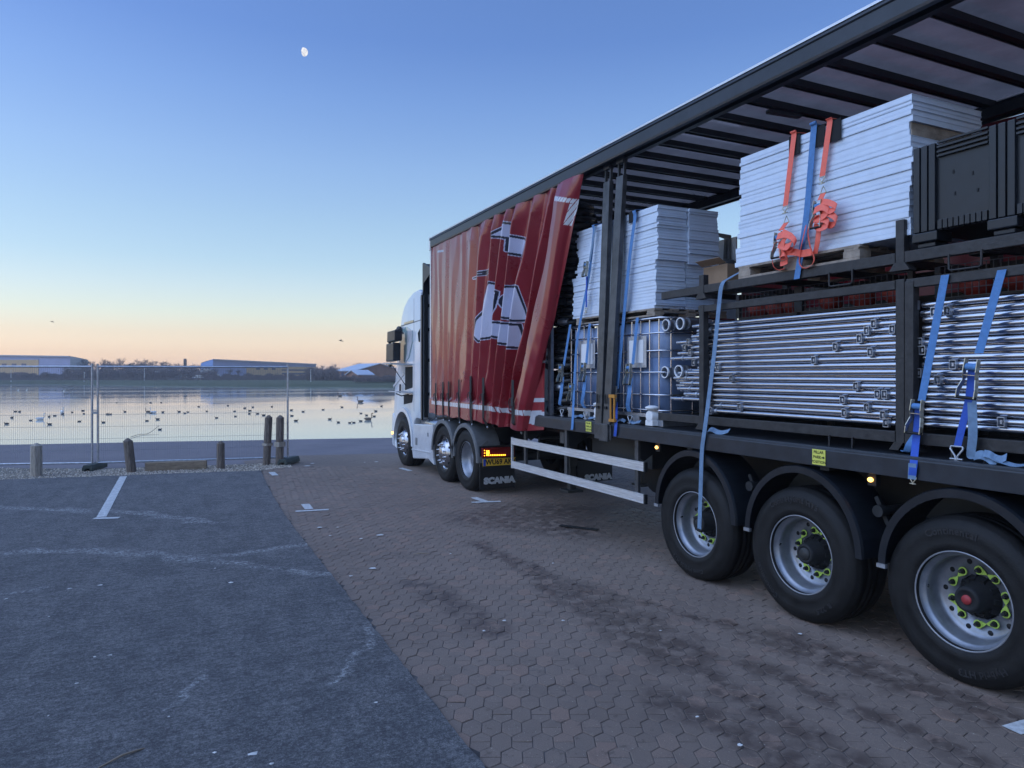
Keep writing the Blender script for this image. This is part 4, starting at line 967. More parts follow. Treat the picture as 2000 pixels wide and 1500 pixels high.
def curtain():
    nt, nz = 1000, 420
    ff = np.array([p[0] for p in FOLD]); aa = np.array([p[1] for p in FOLD])
    f = np.linspace(0, 1, nt); 
    # smooth the zig-zag a little so that ridges are rounded
    fine = np.linspace(0, 1, 4000); za = np.interp(fine, ff, aa); kr = np.hanning(61); kr /= kr.sum(); za = np.convolve(np.pad(za, 30, mode='edge'), kr, 'valid')
    off = np.interp(f, fine, za)
    z = np.linspace(0, 1, nz)[:, None]; fz = f[None, :]
    zb = 1.165 - .035 * fz + .012 * np.sin(fz * 38); zt = 4.205 - 0 * fz; Z = zb + (zt - zb) * z
    yend = 8.36 + (7.02 - 8.36) * z; yfr = YF + .02
    # folds drift: shifted along with height for irregularity
    Y = yfr - (yfr - yend) * fz
    amp = np.where(z > .93, 1 - (z - .93) / .07 * .45, 1.0) * (.75 + .25 * np.sin(z * 3.0 + fz * 9))
    amp = amp * np.where(z < .12, .7 + 2.5 * z, 1.0)
    shift = .010 * np.sin(z * 5.1 + fz * 23) + .006 * np.sin(z * 11 + fz * 51)
    O = np.interp((fz + shift).ravel(), f, off).reshape(nz, nt) * amp
    # lean of the folds: the crest leans rearward, giving overhang
    slope = np.gradient(np.interp(f, fine, za), f)[None, :]
    Y = Y - np.clip(O, -.02, 1) * .25 * np.clip((fz - .3) / .3, 0, 1)
    wr = .0022 * np.sin(Z * 13 + fz * 70 + 3 * np.sin(Z * 3)) * np.clip((fz - .25) * 3, 0, 1) + .004 * np.sin(Z * 2.3 + fz * 31) + .0012 * np.sin(Z * 29 + fz * 11) * np.clip(1 - z * 5, 0, 1)
    X = XS + .018 - O - wr
    X = np.where(Z < 1.42, np.minimum(X, XS - .012 - .10 * (1.42 - Z) * 0), np.where(Z < 1.6, np.minimum(X, XS - .012 + (Z - 1.42) * .5), X))
    V = np.stack([X, Y, Z], -1).reshape(-1, 3)
    idx = np.arange(nt * nz).reshape(nz, nt); Fq = np.stack([idx[:-1, :-1], idx[:-1, 1:], idx[1:, 1:], idx[1:, :-1]], -1).reshape(-1, 4)
    me = bpy.data.meshes.new('curtain'); org = WL[TR]
    me.from_pydata((V - np.array(org)).tolist(), [], Fq.tolist()); me.polygons.foreach_set('use_smooth', [True] * len(Fq)); me.update()
    # printed colours laid out on the flat side plane
    red = np.array((.215, .012, .020)); lav = np.array((.50, .52, .66)); blk = np.array((.012, .014, .03)); tape = np.array((.55, .57, .60))
    C = np.tile(red, (len(V), 1)); py, pz = V[:, 1], V[:, 2]
    def YZ(pts): return [(PX(u, v, XS - .07)[1], PX(u, v, XS - .07)[2]) for u, v in pts]
    def ell(cx, cy, rx, ry, n=28, umax=1e9): return [(min(umax, cx + rx * math.cos(6.283 * k / n)), cy + ry * math.sin(6.283 * k / n)) for k in range(n)]
    shapes = [[(956, 463), (966, 444), (975, 433), (994, 436), (990, 450), (987, 466), (972, 462)], [(985, 455), (1003, 462), (1020, 469), (1016, 505), (998, 497), (982, 489)],
              [(914, 543), (928, 532), (944, 524), (948, 529), (930, 537)], [(953, 551), (962, 556), (971, 570), (967, 600), (958, 648), (942, 660), (924, 667), (920, 655), (924, 625), (936, 588)],
              ell(1002, 592, 32, 35, 32, 1012), [(957, 628), (978, 630), (1004, 633), (1003, 681), (990, 678), (972, 668), (955, 651)]]
    dd = [poly_sd(py, pz, YZ(s)) for s in shapes]
    for d in dd: C[d < .020] = lav
    for d in dd: C[d < .010] = blk
    for d in dd: C[d < -.022] = lav
    per = (py * 1.0) % .075
    tm = (pz > 1.335) & (pz < 1.405) & (per > .010) & (fz.repeat(nz, 0).ravel() > .03); C[tm] = tape
    for s in ([(1077, 382), (1117, 388), (1116, 397), (1076, 391)], [(1107, 397), (1116, 397), (1103, 440), (1095, 438)]):
        d = poly_sd(py, pz, YZ(s)); C[(d < 0) & (((py * .8 + pz) % .06) > .010)] = tape
    d = poly_sd(py, pz, YZ([(846, 489), (858, 487), (858, 491), (846, 493)])); C[d < 0] = lav * .6
    at = me.color_attributes.new('print', 'FLOAT_COLOR', 'POINT'); at.data.foreach_set('color', np.concatenate([C, np.ones((len(C), 1))], 1).ravel())
    me.materials.append(MATS['curtain_red'])
    bm = bmesh.new(); bm.from_mesh(me); bmesh.ops.recalc_face_normals(bm, faces=bm.faces); bm.to_mesh(me); bm.free()
    o = link('curtain', me, TR, org); so = o.modifiers.new('thick', 'SOLIDIFY'); so.thickness = .004; so.offset = 0
    return o, X, Y, Z
CUR, CX_, CY_, CZ_ = curtain()
def on_curtain(u, v):
    """surface point of the curtain nearest to this direction"""
    d = Vector(ray(u, v)); best = None
    T = CX_ / d[0]; e = (d[1] * T - CY_) ** 2 + (CH + d[2] * T - CZ_) ** 2; e = e + (CX_ - CX_.min()) * .002
    i = np.unravel_index(np.argmin(e), e.shape); return Vector((CX_[i], CY_[i], CZ_[i]))
# rear flap of the curtain, its printed side half turned
fl = [PX(1088, 560, XS + .03), PX(1068, 640, XS + .02), PX(1065, 700, XS + .02), PX(1063, 838, XS + .01), PX(1030, 843, XS - .03), PX(1048, 740, XS - .02), PX(1068, 640, XS - .02)]
def flap_print():
    b = MB(); 
    L_ = [PX(1086, 575, XS + .00), PX(1068, 630, XS - .0), PX(1052, 700, XS - .01), PX(1038, 770, XS - .02), PX(1022, 842, XS - .03)]
    R_ = [PX(1089, 575, XS + .03), PX(1072, 640, XS + .03), PX(1066, 700, XS + .03), PX(1064, 770, XS + .02), PX(1063, 840, XS + .01)]
    n, m = 120, 14; L2 = catmull(L_, 30); R2 = catmull(R_, 30); n = len(L2)
    for i in range(n):
        for j in range(m + 1):
            p = L2[i].lerp(R2[i], j / m); p.x += .012 * math.sin(j / m * 7 + i * .03) + .01 * math.sin(i * .07); b.v.append(tuple(p))
    for i in range(n - 1):
        for j in range(m):
            a = i * (m + 1) + j; z_ = (b.v[a][2] + b.v[a + m + 1][2]) / 2; b.f.append((a, a + 1, a + m + 2, a + m + 1)); b.sm.append(True)
            b.mi.append(1 if (1.335 < z_ < 1.405 or 1.52 < z_ < 1.575 or 2.02 < z_ < 2.06 or 1.22 < z_ < 1.335) else 0)
    mat('flap_red', (.215, .012, .020), .35, var=.1); mat('flap_tape', (.40, .42, .46), .5, var=.15)
    o = b.build('curtain_flap', ['flap_red', 'flap_tape'], CUR); so = o.modifiers.new('thick', 'SOLIDIFY'); so.thickness = .005
flap_print()
b = MB(); b.box(XS + .10, XS + .14, 7.95, 8.03, ZB1, 4.15); b.build('curtain_pole', 'galv_dull', TR)
# tension straps with over-centre buckles along the hem
for u, vt, vb, big in ((853, 748, 806, 0), (866, 746, 807, 0), (881, 745, 809, 0), (923, 735, 818, 1), (949, 738, 822, 1), (898, 741, 812, 0), (1004, 742, 838, 1)):
    P0 = on_curtain(u + 2, vt); P1 = on_curtain(u, vt + (vb - vt) * .45); yv = P1.y; m_ = (np.abs(CY_ - yv) < .05) & (CZ_ < P0.z + .05); xo = float(CX_[m_].min()) - .012; w_ = .075 if big else .055
    b = MB(); b.ribbon([(xo, yv, P0.z), (xo, yv, P1.z + .05)], (0, w_, 0), .004); b.ribbon([(xo, yv, P1.z - .02), (xo, yv, 1.22), (XS - .010, yv, 1.10)], (0, w_, 0), .004); sp2 = b.build('tension_strap', 'rubber', CUR)
    b = MB(); zc = P1.z; b.box(xo - .012, xo - .004, yv - w_ * .6, yv + w_ * .6, zc - .05, zc + .06); b.tube([(xo - .018, yv + w_ * .62, zc + .05), (xo - .03, yv + w_ * .9, zc), (xo - .018, yv + w_ * .62, zc - .09)], .006, 6); b.tube([(xo - .02, yv - w_ * .6, zc + .05), (xo - .02, yv - w_ * .6, zc - .1)], .005, 6); b.build('buckle', 'chassis', sp2)
    b = MB(); b.tube([(XS - .008, yv - .02, 1.11), (XS - .006, yv, 1.07), (XS - .004, yv + .02, 1.10)], .006, 6); b.sphere((XS - .006, yv, 1.085), .016, 8, 5); b.build('strap_hook', 'galv_dull', sp2)

# far-side curtain, still closed along the rear
b = MB(); n, m = 220, 12
for i in range(n + 1):
    y = YR + .1 + (7.05 - YR) * i / n; x = XF - .02 + .018 * math.sin(y * 9) + .01 * math.sin(y * 3.3 + 1)
    for j in range(m + 1): b.v.append((x + .006 * math.sin(j * 1.3 + y * 5), y, 1.16 + (4.20 - 1.16) * j / m))
for i in range(n):
    for j in range(m): a = i * (m + 1) + j; b.f.append((a, a + 1, a + m + 2, a + m + 1)); b.mi.append(0); b.sm.append(True)
b.build('far_curtain', 'flap_red', TR)
# ------------------------------------------------------------------ tractor unit
TX0, TX1 = 4.31, 6.80
TU = thing('tractor_unit', 'white three-axle lorry tractor with side lockers hanging open, coupled to the red-curtained trailer', 'truck', (5.55, 12.6, 0))
fy, fz = 14.14, .50
arcp = [(fy + .60 * math.cos(a), fz + .62 * math.sin(a)) for a in [math.pi * i / 14 for i in range(15)]]
side = [(12.99, 1.02), (12.99, 3.46), (13.10, 3.52), (13.45, 3.50), (13.80, 3.41), (14.08, 3.27), (14.26, 3.08), (14.36, 2.86), (14.50, 2.45), (14.68, 1.98), (14.78, 1.5), (14.84, 1.0), (14.86, .50)] + arcp[1:-1] + [(13.54, .55), (13.42, .95), (13.3, 1.02)]
b = MB(); b.prism(side, 'x', TX0, TX1)
cab = b.build('cab', 'cab_white', TU); bv = cab.modifiers.new('bevel', 'BEVEL'); bv.width = .055; bv.segments = 4; bv.limit_method = 'ANGLE'; bv.angle_limit = math.radians(50); bv.use_clamp_overlap = True
for p_ in cab.data.polygons: p_.use_smooth = True
# bumper and front corner
b = MB(); b.prism([(14.60, .30), (14.93, .34), (14.97, .62), (14.94, 1.02), (14.88, 1.06), (14.70, .95), (14.74, .50)], 'x', TX0 - .01, TX1 + .01); b.build('bumper', 'cab_white', TU, .03)
b = MB(); b.box(TX0 - .035, TX0 + .02, 14.80, 14.90, .58, .66); lm = b.build('indicator', 'rubber', TU, .01)
b = MB(); b.sphere((TX0 - .035, 14.83, .62), .038, 10, 6, .6, 1.2, .9); b.build('lens', 'amber_lamp', lm)
# side window, door seam, lettering, seams
def on_side(name, pts, m, off=.004, th=.012, parent=TU):
    b = MB(); b.prism([(p[0], p[1]) for p in pts], 'x', TX0 - off, TX0 + th); return b.build(name, m, parent)
yz = lambda u, v: (PX(u, v, TX0)[1], PX(u, v, TX0)[2])
mat('window_bright', (.30, .42, .42), .08, var=.1, vs_=2, coat=.4)  # pale teal put into the glass for sky seen through and mirrored
on_side('side_window', [yz(783, 646), yz(795, 638), yz(806, 646), yz(806.5, 668), yz(800, 698), yz(790, 710), yz(779.5, 712)], 'window_bright', .010)
on_side('sleeper_window', [yz(816.5, 650), yz(820.5, 642), yz(820.5, 668), yz(818, 668)], 'glass_dark', .006)
on_side('window_pillar', [yz(797, 641), yz(806, 645), yz(806, 668), yz(799, 698), yz(792, 708), yz(796, 690)], 'cab_grime', .014)
for y0 in (13.42, 13.02): on_side('panel_seam', [(y0, 1.15), (y0 + .012, 1.15), (y0 + .012, 3.38), (y0, 3.38)], 'cab_grey', .002)
on_side('roof_seam', [yz(783, 636), yz(822, 624), yz(822, 626), yz(783, 638)], 'cab_grey', .003)
on_side('roof_badge', [yz(790, 630), yz(808, 625), yz(808, 629), yz(790, 634)], 'zinc', .008)
on_side('side_crease', [yz(769, 752), yz(789, 727), yz(790, 731), yz(769, 757)], 'cab_grime', .010)
# rear wall of the cab and side fin
b = MB(); b.box(TX0 + .06, TX1 - .06, 12.955, 12.985, 1.05, 3.40); rw = b.build('cab_rear_wall', 'cab_grime', TU)
b = MB()
for z in (1.5, 2.15, 2.74, 3.2): b.box(TX0 + .05, TX0 + 1.2, 12.925, 12.953, z - .03, z + .03)
b.box(TX0 + .05, TX0 + .12, 12.92, 12.953, 1.05, 3.45); b.box(TX0 + .75, TX0 + .82, 12.925, 12.954, 1.05, 3.1); b.build('rear_frame', 'black_steel', rw)
b = MB(); b.prism([(12.99, 3.40), (12.99, 4.00), (12.96, 4.02), (12.50, 3.86), (12.50, 3.78), (12.93, 3.62), (12.95, 3.4)], 'x', TX0 + .03, TX0 + .07); b.build('side_fin', 'black_paint', TU)
b = MB(); b.prism([(12.99, 3.42), (12.99, 4.0), (12.94, 4.0), (12.94, 3.42)], 'x', TX0 + .072, TX1 - .08); b.build('wind_deflector', 'black_paint', TU)
b = MB(); b.prism([(13.0, 1.0), (13.0, 3.4), (12.945, 3.4), (12.945, 1.0)], 'x', TX0 + .0, TX0 + .03); b.build('side_collar', 'black_paint', TU)
for i in range(3):
    zz = 2.3 - .12 * i; b = MB(); b.tube(catmull([(4.75 + .12 * i, 12.9, 2.66), (4.72 + .12 * i, 12.6, zz - .6), (4.8 + .1 * i, 12.45, 1.5)], 8), .02, 6); b.build('air_line', 'rubber', TU)
# mirrors
mr = MB(); X_ = 4.03
def mbox(b, u0, u1, v0, v1, X, dx=.16):
    p = PX(u0, v0, X); q = PX(u1, v1, X); b.prism([(p.y, q.z), (p.y - .02, p.z), (q.y, p.z + .01), (q.y + .01, q.z + .02)], 'x', X, X + dx)
b = MB(); mbox(b, 755.5, 771, 648, 667, X_); mh = b.build('mirror', 'black_paint', TU, .02)
b = MB(); mbox(b, 753.5, 768, 672, 706, X_); mh2 = b.build('mirror', 'black_paint', TU, .02)
b = MB(); P = PX(761, 652, X_ + .1); Q = PX(772, 647, X_ + .15); b.tube([P, Q, Vector((TX0, 14.30, PX(783, 641, TX0).z))], [.02, .03, .045], 8); b.sphere(PX(779, 643, TX0 - .06), .05, 8, 6, 1, 2.2, 1.3); b.tube([PX(776, 645, TX0 - .08), (TX0, 14.10, PX(795, 650, TX0).z)], .022, 6); b.tube([PX(762, 660, X_ + .08), PX(760, 690, X_ + .08)], .03, 8); b.build('mirror_arm', 'black_paint', TU)
# open side lockers
on_side('locker_opening', [yz(792, 717), yz(806, 716), yz(806, 757), yz(791.5, 762)], 'under_black', .006); on_side('locker_opening', [yz(789, 771), yz(807, 771), yz(805, 786), yz(789, 790)], 'under_black', .006)  # black plates painted as the shade inside the open lockers
b = MB(); z_ = 2.055; b.prism([(TX0 - .005, z_), (TX0 - .46, z_ + .04), (TX0 - .46, z_ + .055), (TX0 - .005, z_ + .035)], 'y', 13.52, 14.10); lk = b.build('locker_flap', 'cab_grime', TU)
b = MB(); b.bar((TX0 - .30, 13.95, z_ + .02), (TX0 + .0, 13.95, z_ - .42), .012, .012); b.box(TX0 - .44, TX0 - .40, 13.6, 13.7, z_ - .03, z_ + .02); b.build('flap_stay', 'chassis', lk)
b = MB(); z_ = 1.50; b.prism([(TX0 - .005, z_), (TX0 - .34, z_ + .03), (TX0 - .34, z_ + .045), (TX0 - .005, z_ + .035)], 'y', 13.50, 14.05); lk = b.build('locker_flap', 'cab_grime', TU)
b = MB(); b.tube([(TX0 - .33, 13.55, z_ + .0), (TX0 - .2, 13.6, z_ - .05), (TX0 - .05, 13.62, z_ - .02)], .012, 6); b.build('flap_stay', 'chassis', lk)
b = MB(); q = PX(784, 758, TX0); b.tube([(TX0 - .03, q.y, q.z - .10), (TX0 - .03, q.y - .01, q.z + .08)], .018, 6); b.build('grab_handle', 'rubber', TU)
# wheel arch trims
for nm, yc, zc, ry, rz, m, x0, x1 in (('front_arch', fy, fz - .02, .61, .63, 'cab_white', TX0 - .03, TX0 + .10),):
    b = MB()
    for i in range(20):
        a0 = -.1 + (math.pi + .15) * i / 20; a1 = -.1 + (math.pi + .15) * (i + 1) / 20; P_ = []
        for x in (x0, x1):
            for a in (a0, a1):
                for rr in (0, .085): P_.append((x, yc + (ry + rr) * math.cos(a), zc + (rz + rr) * math.sin(a)))
        b.add(P_, [(0, 1, 3, 2), (4, 6, 7, 5), (1, 5, 7, 3), (0, 2, 6, 4)])
    b.build(nm, m, TU)
b = MB(); b.box(TX0 + .08, TX1 - .08, 13.5, 14.75, 1.06, 1.08); b.lathe([(.64, .10), (.64, 1.0)], (TX0, fy, fz), 'x', 20, a0=0, a1=math.pi); b.build('inner_arch', 'under_black', TU)
# side skirt with tank behind
sy0, sy1 = 12.27, 13.42
b = MB(); pr = [(sy1, .90), (sy0 + .02, .955), (sy0, .72), (sy0 + .02, .34), (sy0 - .03, .22), (sy0 + .28, .30), (sy1 + .05, .215), (sy1 + .12, .40)]
b.prism(pr, 'x', TX0 - .01, TX0 + .10); sk_ = b.build('side_skirt', 'cab_grime', TU, .02)
for y0, y1, z0, z1 in ((13.18, 13.30, .50, .64), (12.52, 12.58, .72, .79)):
    b = MB(); b.box(TX0 - .014, TX0 - .010, y0, y1, z0, z1); b.build('skirt_hatch', 'cab_grey', sk_)
b = MB(); b.prism([(sy1 + .1, .385), (sy0 + .12, .43), (sy0 + .12, .445), (sy1 + .1, .40)], 'x', TX0 - .022, TX0 - .011); b.build('skirt_crease', 'cab_white', sk_)
b = MB(); b.lathe([(0, -.5), (.10, -.5), (.115, -.47), (.115, .47), (.10, .5), (0, .5)], (TX0 + .18, 12.75, .93), 'y', 20); b.build('air_tank', 'chrome', TU)
# frame
b = MB()
for x in (5.15, 5.95): b.box(x - .04, x + .04, 10.2, 13.6, .72, .98)
b.box(4.9, 6.2, 10.9, 12.0, .98, 1.03); b.build('frame', 'under_black', TU)
b = MB(); b.lathe([(0, 0), (.50, 0), (.50, .05), (0, .05)], (5.55, 11.1, 1.06), 'z', 24); b.build('fifth_wheel', 'chassis', TU)
# wheels of the tractor
def tractor_wheel(y, kind):
    x, z = 4.335, .488
    if kind == 'drive':
        b = MB(); b.lathe([(.290, -.006), (.302, -.004), (.292, .012), (.278, .04), (.262, .06), (.255, .11), (.19, .165), (.165, .15), (.10, .15), (.09, .10), (0, .10)], (x, y, z), 'x', 40); wh = b.build('wheel', 'rim_silver', TU)
    else:
        b = MB(); b.lathe([(.290, .004), (.302, .0), (.296, .012), (.280, .03), (.262, .045), (.245, .02), (.205, -.035), (.195, -.045), (.12, -.048), (.115, -.075), (.10, -.085), (0, -.088)], (x, y, z), 'x', 40); wh = b.build('wheel', 'chrome', TU)
        for i in range(10):
            a = 2 * math.pi * i / 10 + .1; c = (x + .002, y + .232 * math.cos(a), z + .232 * math.sin(a)); b = MB(); b.sphere(c, .024, 8, 5, .5, 1, 1); b.build('hand_hole', 'under_black', wh)  # flattened dark blob for the shade inside a hand hole
        for i in range(10):
            a = 2 * math.pi * (i + .5) / 10; c = (x - .045, y + .165 * math.cos(a), z + .165 * math.sin(a)); b = MB(); b.lathe([(0, -.055), (.012, -.05), (.017, -.04), (.017, 0), (.021, .0)], c, 'x', 8); b.build('wheel_nut', 'chrome', wh)
    tyre_mb(y, z=z).build('tyre', 'tyre', wh); return wh
for y, k in ((14.142, 'front'), (11.74, 'mid'), (10.70, 'drive')): tractor_wheel(y, k)
for y in (14.142, 11.74, 10.70):
    b = tyre_mb(y, fl=-1, x=6.78, z=.488); b.build('far_wheel', 'tyre', TU)
    b = MB(); b.tube([(4.5, y, .488), (6.6, y, .488)], .07, 8); b.build('axle', 'under_black', TU)
mat('guard_grey', (.13, .135, .14), .5, var=.2)
for y, a0 in ((11.72, .0), (10.68, -.25)):
    b = MB(); arch(b, 4.27, 4.68, y, .50, .565, .575, lip=.055, a0=math.pi * (.0 if y > 11 else -.02), a1=math.pi * 1.0); b.build('mudguard', 'guard_grey', TU)
# rear of the tractor: mud flaps, lamps, number plate
YP = 10.08
for x0, x1 in ((4.30, 4.90), (6.06, 6.74)):
    b = MB(); b.box(x0, x1, YP, YP + .02, .085, .44); fp = b.build('mud_flap', 'rubber', TU)
    b = MB(); put_text(b, 'SCANIA', .128, face_mx((x0 + .33 if x0 < 5 else x0 + .40, YP - .004, .215 if x0 < 5 else .150), (1, 0, 0), (0, 0, 1)), .011, .001, 1.16); b.build('flap_lettering', 'flap_letter', fp)
b = MB(); b.box(4.31, 4.92, YP + .03, YP + .06, .44, .76); b.build('lamp_carrier', 'black_paint', TU)
b = MB(); b.box(4.33, 4.88, YP - .035, YP + .029, .585, .735); lp = b.build('rear_lamp', 'lamp_red', TU, .01)
for z_, n_, x0 in ((.625, 11, 4.40), (.690, 2, 4.40)):
    for i in range(n_):
        b = MB(); b.sphere((x0 + i * .031, YP - .038, z_ - i * .0012), .0115, 8, 5); b.build('lamp_led', 'amber_glow', lp)
b = MB(); b.sphere((4.415, YP - .036, .658), .030, 10, 6, 1, .5, 1); b.build('lamp_led', 'amber_glow', lp)
for i in range(3):
    b = MB(); b.sphere((4.36, YP - .038, .62 + .04 * i), .008, 8, 5); b.build('lamp_led', 'amber_glow', lp)
b = MB(); b.box(4.345, 4.905, YP - .012, YP + .0, .452, .565); np_ = b.build('number_plate', 'plate_yellow', TU)
b = MB(); b.box(4.349, 4.392, YP - .0145, YP - .0125, .456, .561); b.build('plate_band', 'euro_blue', np_)
b = MB(); put_text(b, 'WU69 AKX', .112, face_mx((4.652, YP - .0145, .507), (1, 0, 0), (0, 0, 1)), .003, 0, .93); b.build('plate_lettering', 'ink', np_)
b = MB(); b.prism([(4.32, .75), (4.50, .60), (4.45, .85)], 'y', YP + .061, YP + .07); b.build('bracket', 'guard_grey', TU)
# ------------------------------------------------------------------ load: stacking racks
XC = 4.42
def beam(b, y0, y1, z0, z1, x0=XC, x1=XC + .05): b.box(x0, x1, y0, y1, z0, z1)
def rack(name_label, y0, y1, posts, zb, zt, post_top, depth=1.1, over=.0, low=True, group='black steel stacking racks', handles=(), hz=None):
    t = thing('stacking_rack', name_label, 'rack', (XC + depth / 2, (y0 + y1) / 2, zb), group)
    for xx in (XC, XC + depth - .05):
        b = MB(); b.box(xx, xx + .05, y0, y1 + over, zb, zb + .075); b.build('base_beam', 'rack_steel', t, .004)
        if zt: b = MB(); b.box(xx, xx + .045, y0, y1, zt - .06, zt); b.build('top_beam', 'rack_steel', t, .004)
        for py in posts:
            b = MB(); b.box(xx - .006, xx + .056, py - .031, py + .031, zb - .05, post_top); p_ = b.build('post', 'rack_steel', t, .004)
            b = MB(); z = zb - .05
            b.prism([(py - .075, z - .0), (py + .075, z - .0), (py + .036, z + .055), (py - .036, z + .055)], 'x', xx - .012, xx + .062); b.build('foot_cup', 'rack_steel', p_)
    yy = y0 + .1
    while yy < y1 + over: 
        b = MB(); b.box(XC + .05, XC + depth - .05, yy - .025, yy + .025, zb + .01, zb + .06); b.build('cross_bar', 'rack_steel', t); yy += .55
    for hy in handles:
        b = MB(); b.tube([(XC - .008, hy - .10, zb + .01), (XC - .008, hy - .10, zb - .085), (XC - .008, hy - .085, zb - .095), (XC - .008, hy + .085, zb - .095), (XC - .008, hy + .10, zb - .085), (XC - .008, hy + .10, zb + .01)], .007, 6); b.build('fork_loop', 'rack_steel', t)
    return t
Y1, Y2 = 5.135, 3.155
rack('black steel stacking rack full of galvanised tubes beside the blue tanks', Y2 + .04, Y1 + .05, (Y1, Y2 + .0), 1.418, 2.515, 2.52, over=.60, handles=(3.62,))
rack('black steel stacking rack full of galvanised tubes behind two ratcheted blue straps', .9, Y2 - .04, (Y2 - .066, 1.1), 1.418, 2.515, 2.50, handles=(2.7,))
rack('black steel rack holding the pallet of white panels', Y2 + .04, Y1 + .05, (Y1,), 2.628, None, 2.80, over=.55, handles=(3.62,))
rack('black steel rack holding the black plastic box', .9, Y2 + .035, (Y2,), 2.628, None, 2.92, handles=(2.72,))
# ------------------------------------------------------------------ galvanised tubes
ORD = ('topmost second third fourth fifth sixth seventh eighth ninth tenth eleventh twelfth thirteenth fourteenth fifteenth sixteenth seventeenth eighteenth nineteenth twentieth '
       'twenty-first twenty-second twenty-third twenty-fourth twenty-fifth twenty-sixth twenty-seventh twenty-eighth twenty-ninth thirtieth thirty-first thirty-second thirty-third thirty-fourth').split()
rows = 17; pitch = .0495; tubes = {}
sock = {}
for (zx, zy) in [(1155, 450), (1258, 468), (1300, 418), (1115, 492), (1075, 523), (940, 570), (1135, 582), (820, 630), (1055, 770), (1175, 815), (1215, 840), (980, 852), (1115, 900), (1205, 930), (990, 950), (1222, 1015), (405, 893), (360, 735), (245, 910), (285, 690), (130, 600), (100, 560), (120, 530), (150, 660)]:
    p = PX(1300 + zx / 2.857, 480 + zy / 2.857, XC + .03); sock.setdefault((0, max(0, min(rows - 1, round((p.z - 1.545) / pitch)))), []).append(p.y)
for (zx, zy) in [(1385, 343), (1565, 350), (1490, 380), (1410, 528), (1425, 597), (1595, 685), (1403, 707), (1510, 733), (1865, 995)]:
    p = PX(1300 + zx / 2.857, 480 + zy / 2.857, XC + .03); sock.setdefault((1, max(0, min(rows - 1, round((p.z - 1.545) / pitch)))), []).append(p.y)
for bay in (0, 1):
    for layer in (0, 1):
        for i in range(rows):
            z = 1.545 + i * pitch + (.0248 if layer == 1 else 0) + R.uniform(-.003, .003); x = XC + .078 + layer * .052
            if layer == 1 and i == rows - 1: continue
            if bay == 0:
                ye = R.uniform(5.28, 5.62); ys = Y2 + .05 + R.uniform(0, .03)
                if i in (0, 1): ye = R.uniform(4.95, 5.25)
                if i in (8, 9, 14, 15, 16): ye = min(ye, R.uniform(5.2, 5.30))
            else: ye = Y2 - .10 - R.uniform(0, .03); ys = .95
            tilt = R.uniform(-.006, .006); rr = .0225 * R.uniform(.96, 1.03)
            lab = ORD[rows - 1 - i] + (' galvanised tube from the top, ' + ('outer' if layer == 0 else 'inner') + (' row, rack beside the blue tanks' if bay == 0 else ' row, rack behind the ratcheted blue straps'))
            grp = 'tubes in the rack beside the blue tanks' if bay == 0 else 'tubes in the rack behind the ratcheted straps'
            t = thing('steel_tube', lab, 'tube', (x, (ys + ye) / 2, z - rr), grp)
            b = MB(); n_ = 5; b.tube([(x, ys + (ye - ys) * k / n_, z + tilt * (k / n_ - .5)) for k in range(n_ + 1)], rr, 12); b.build('shaft', 'galvanised', t)
            if bay == 0:
                b = MB(); b.tube([(x, ye - .001, z + tilt * .5), (x, ye + .06, z + tilt * .5)], rr * .72, 10); b.build('spigot', 'galv_dull', t); b = MB(); b.tube([(x, ye - .14, z + tilt * .5), (x, ye - .115, z + tilt * .5)], rr * 1.2, 10); b.build('collar', 'galv_dull', t)
            for sy in (sock.get((bay, i), []) if layer == 0 else []):
                b = MB(); xf = x - rr - .004; s_, h_, th = .030, .030, .005
                for (a0, a1, c0_, c1_) in ((-s_, s_, h_ - th, h_), (-s_, s_, -h_, -h_ + th), (-s_, -s_ + th, -h_ + th, h_ - th), (s_ - th, s_, -h_ + th, h_ - th)): b.box(xf - .014, xf + .012, sy + a0 * .7, sy + a1 * .7, z + c0_, z + c1_)
                b.box(xf - .010, xf - .002, sy - .006, sy + .006, z - .012, z + .012); b.build('coupler', 'galv_dull', t)
# short wide pipes lying crosswise with their open ends outward
for (u, v), lab in zip(((1302, 635), (1330, 632), (1300, 727), (1327, 725)), ('upper wide pipe end nearest the tank corner, pale rim outward', 'upper wide pipe end nearest the rack post, pale rim outward', 'lower wide pipe end nearest the tank corner, pale rim outward', 'lower wide pipe end nearest the rack post, pale rim outward')):
    c = PX(u, v, XC + .05); r = .060
    b = MB(); b.lathe([(r * .80, .35), (r * .80, .0), (r * .83, -.012), (r * 1.0, -.012), (r * 1.0, .02), (r * .92, .025), (r * .92, .06), (r * 1.0, .065), (r * 1.0, .085), (r * .9, .09), (r * .9, .36)], c, 'x', 24)
    wp = tag(b.build('wide_pipe', 'galv_dull'), lab, 'pipe', 'wide pipe ends beside the blue tank')
    b = MB(); b.lathe([(r * .84, -.0125), (r * .84, -.016), (r * 1.0, -.016), (r * 1.0, -.0125)], c, 'x', 24, smooth=False); b.build('pale_rim', 'label_white', wp)
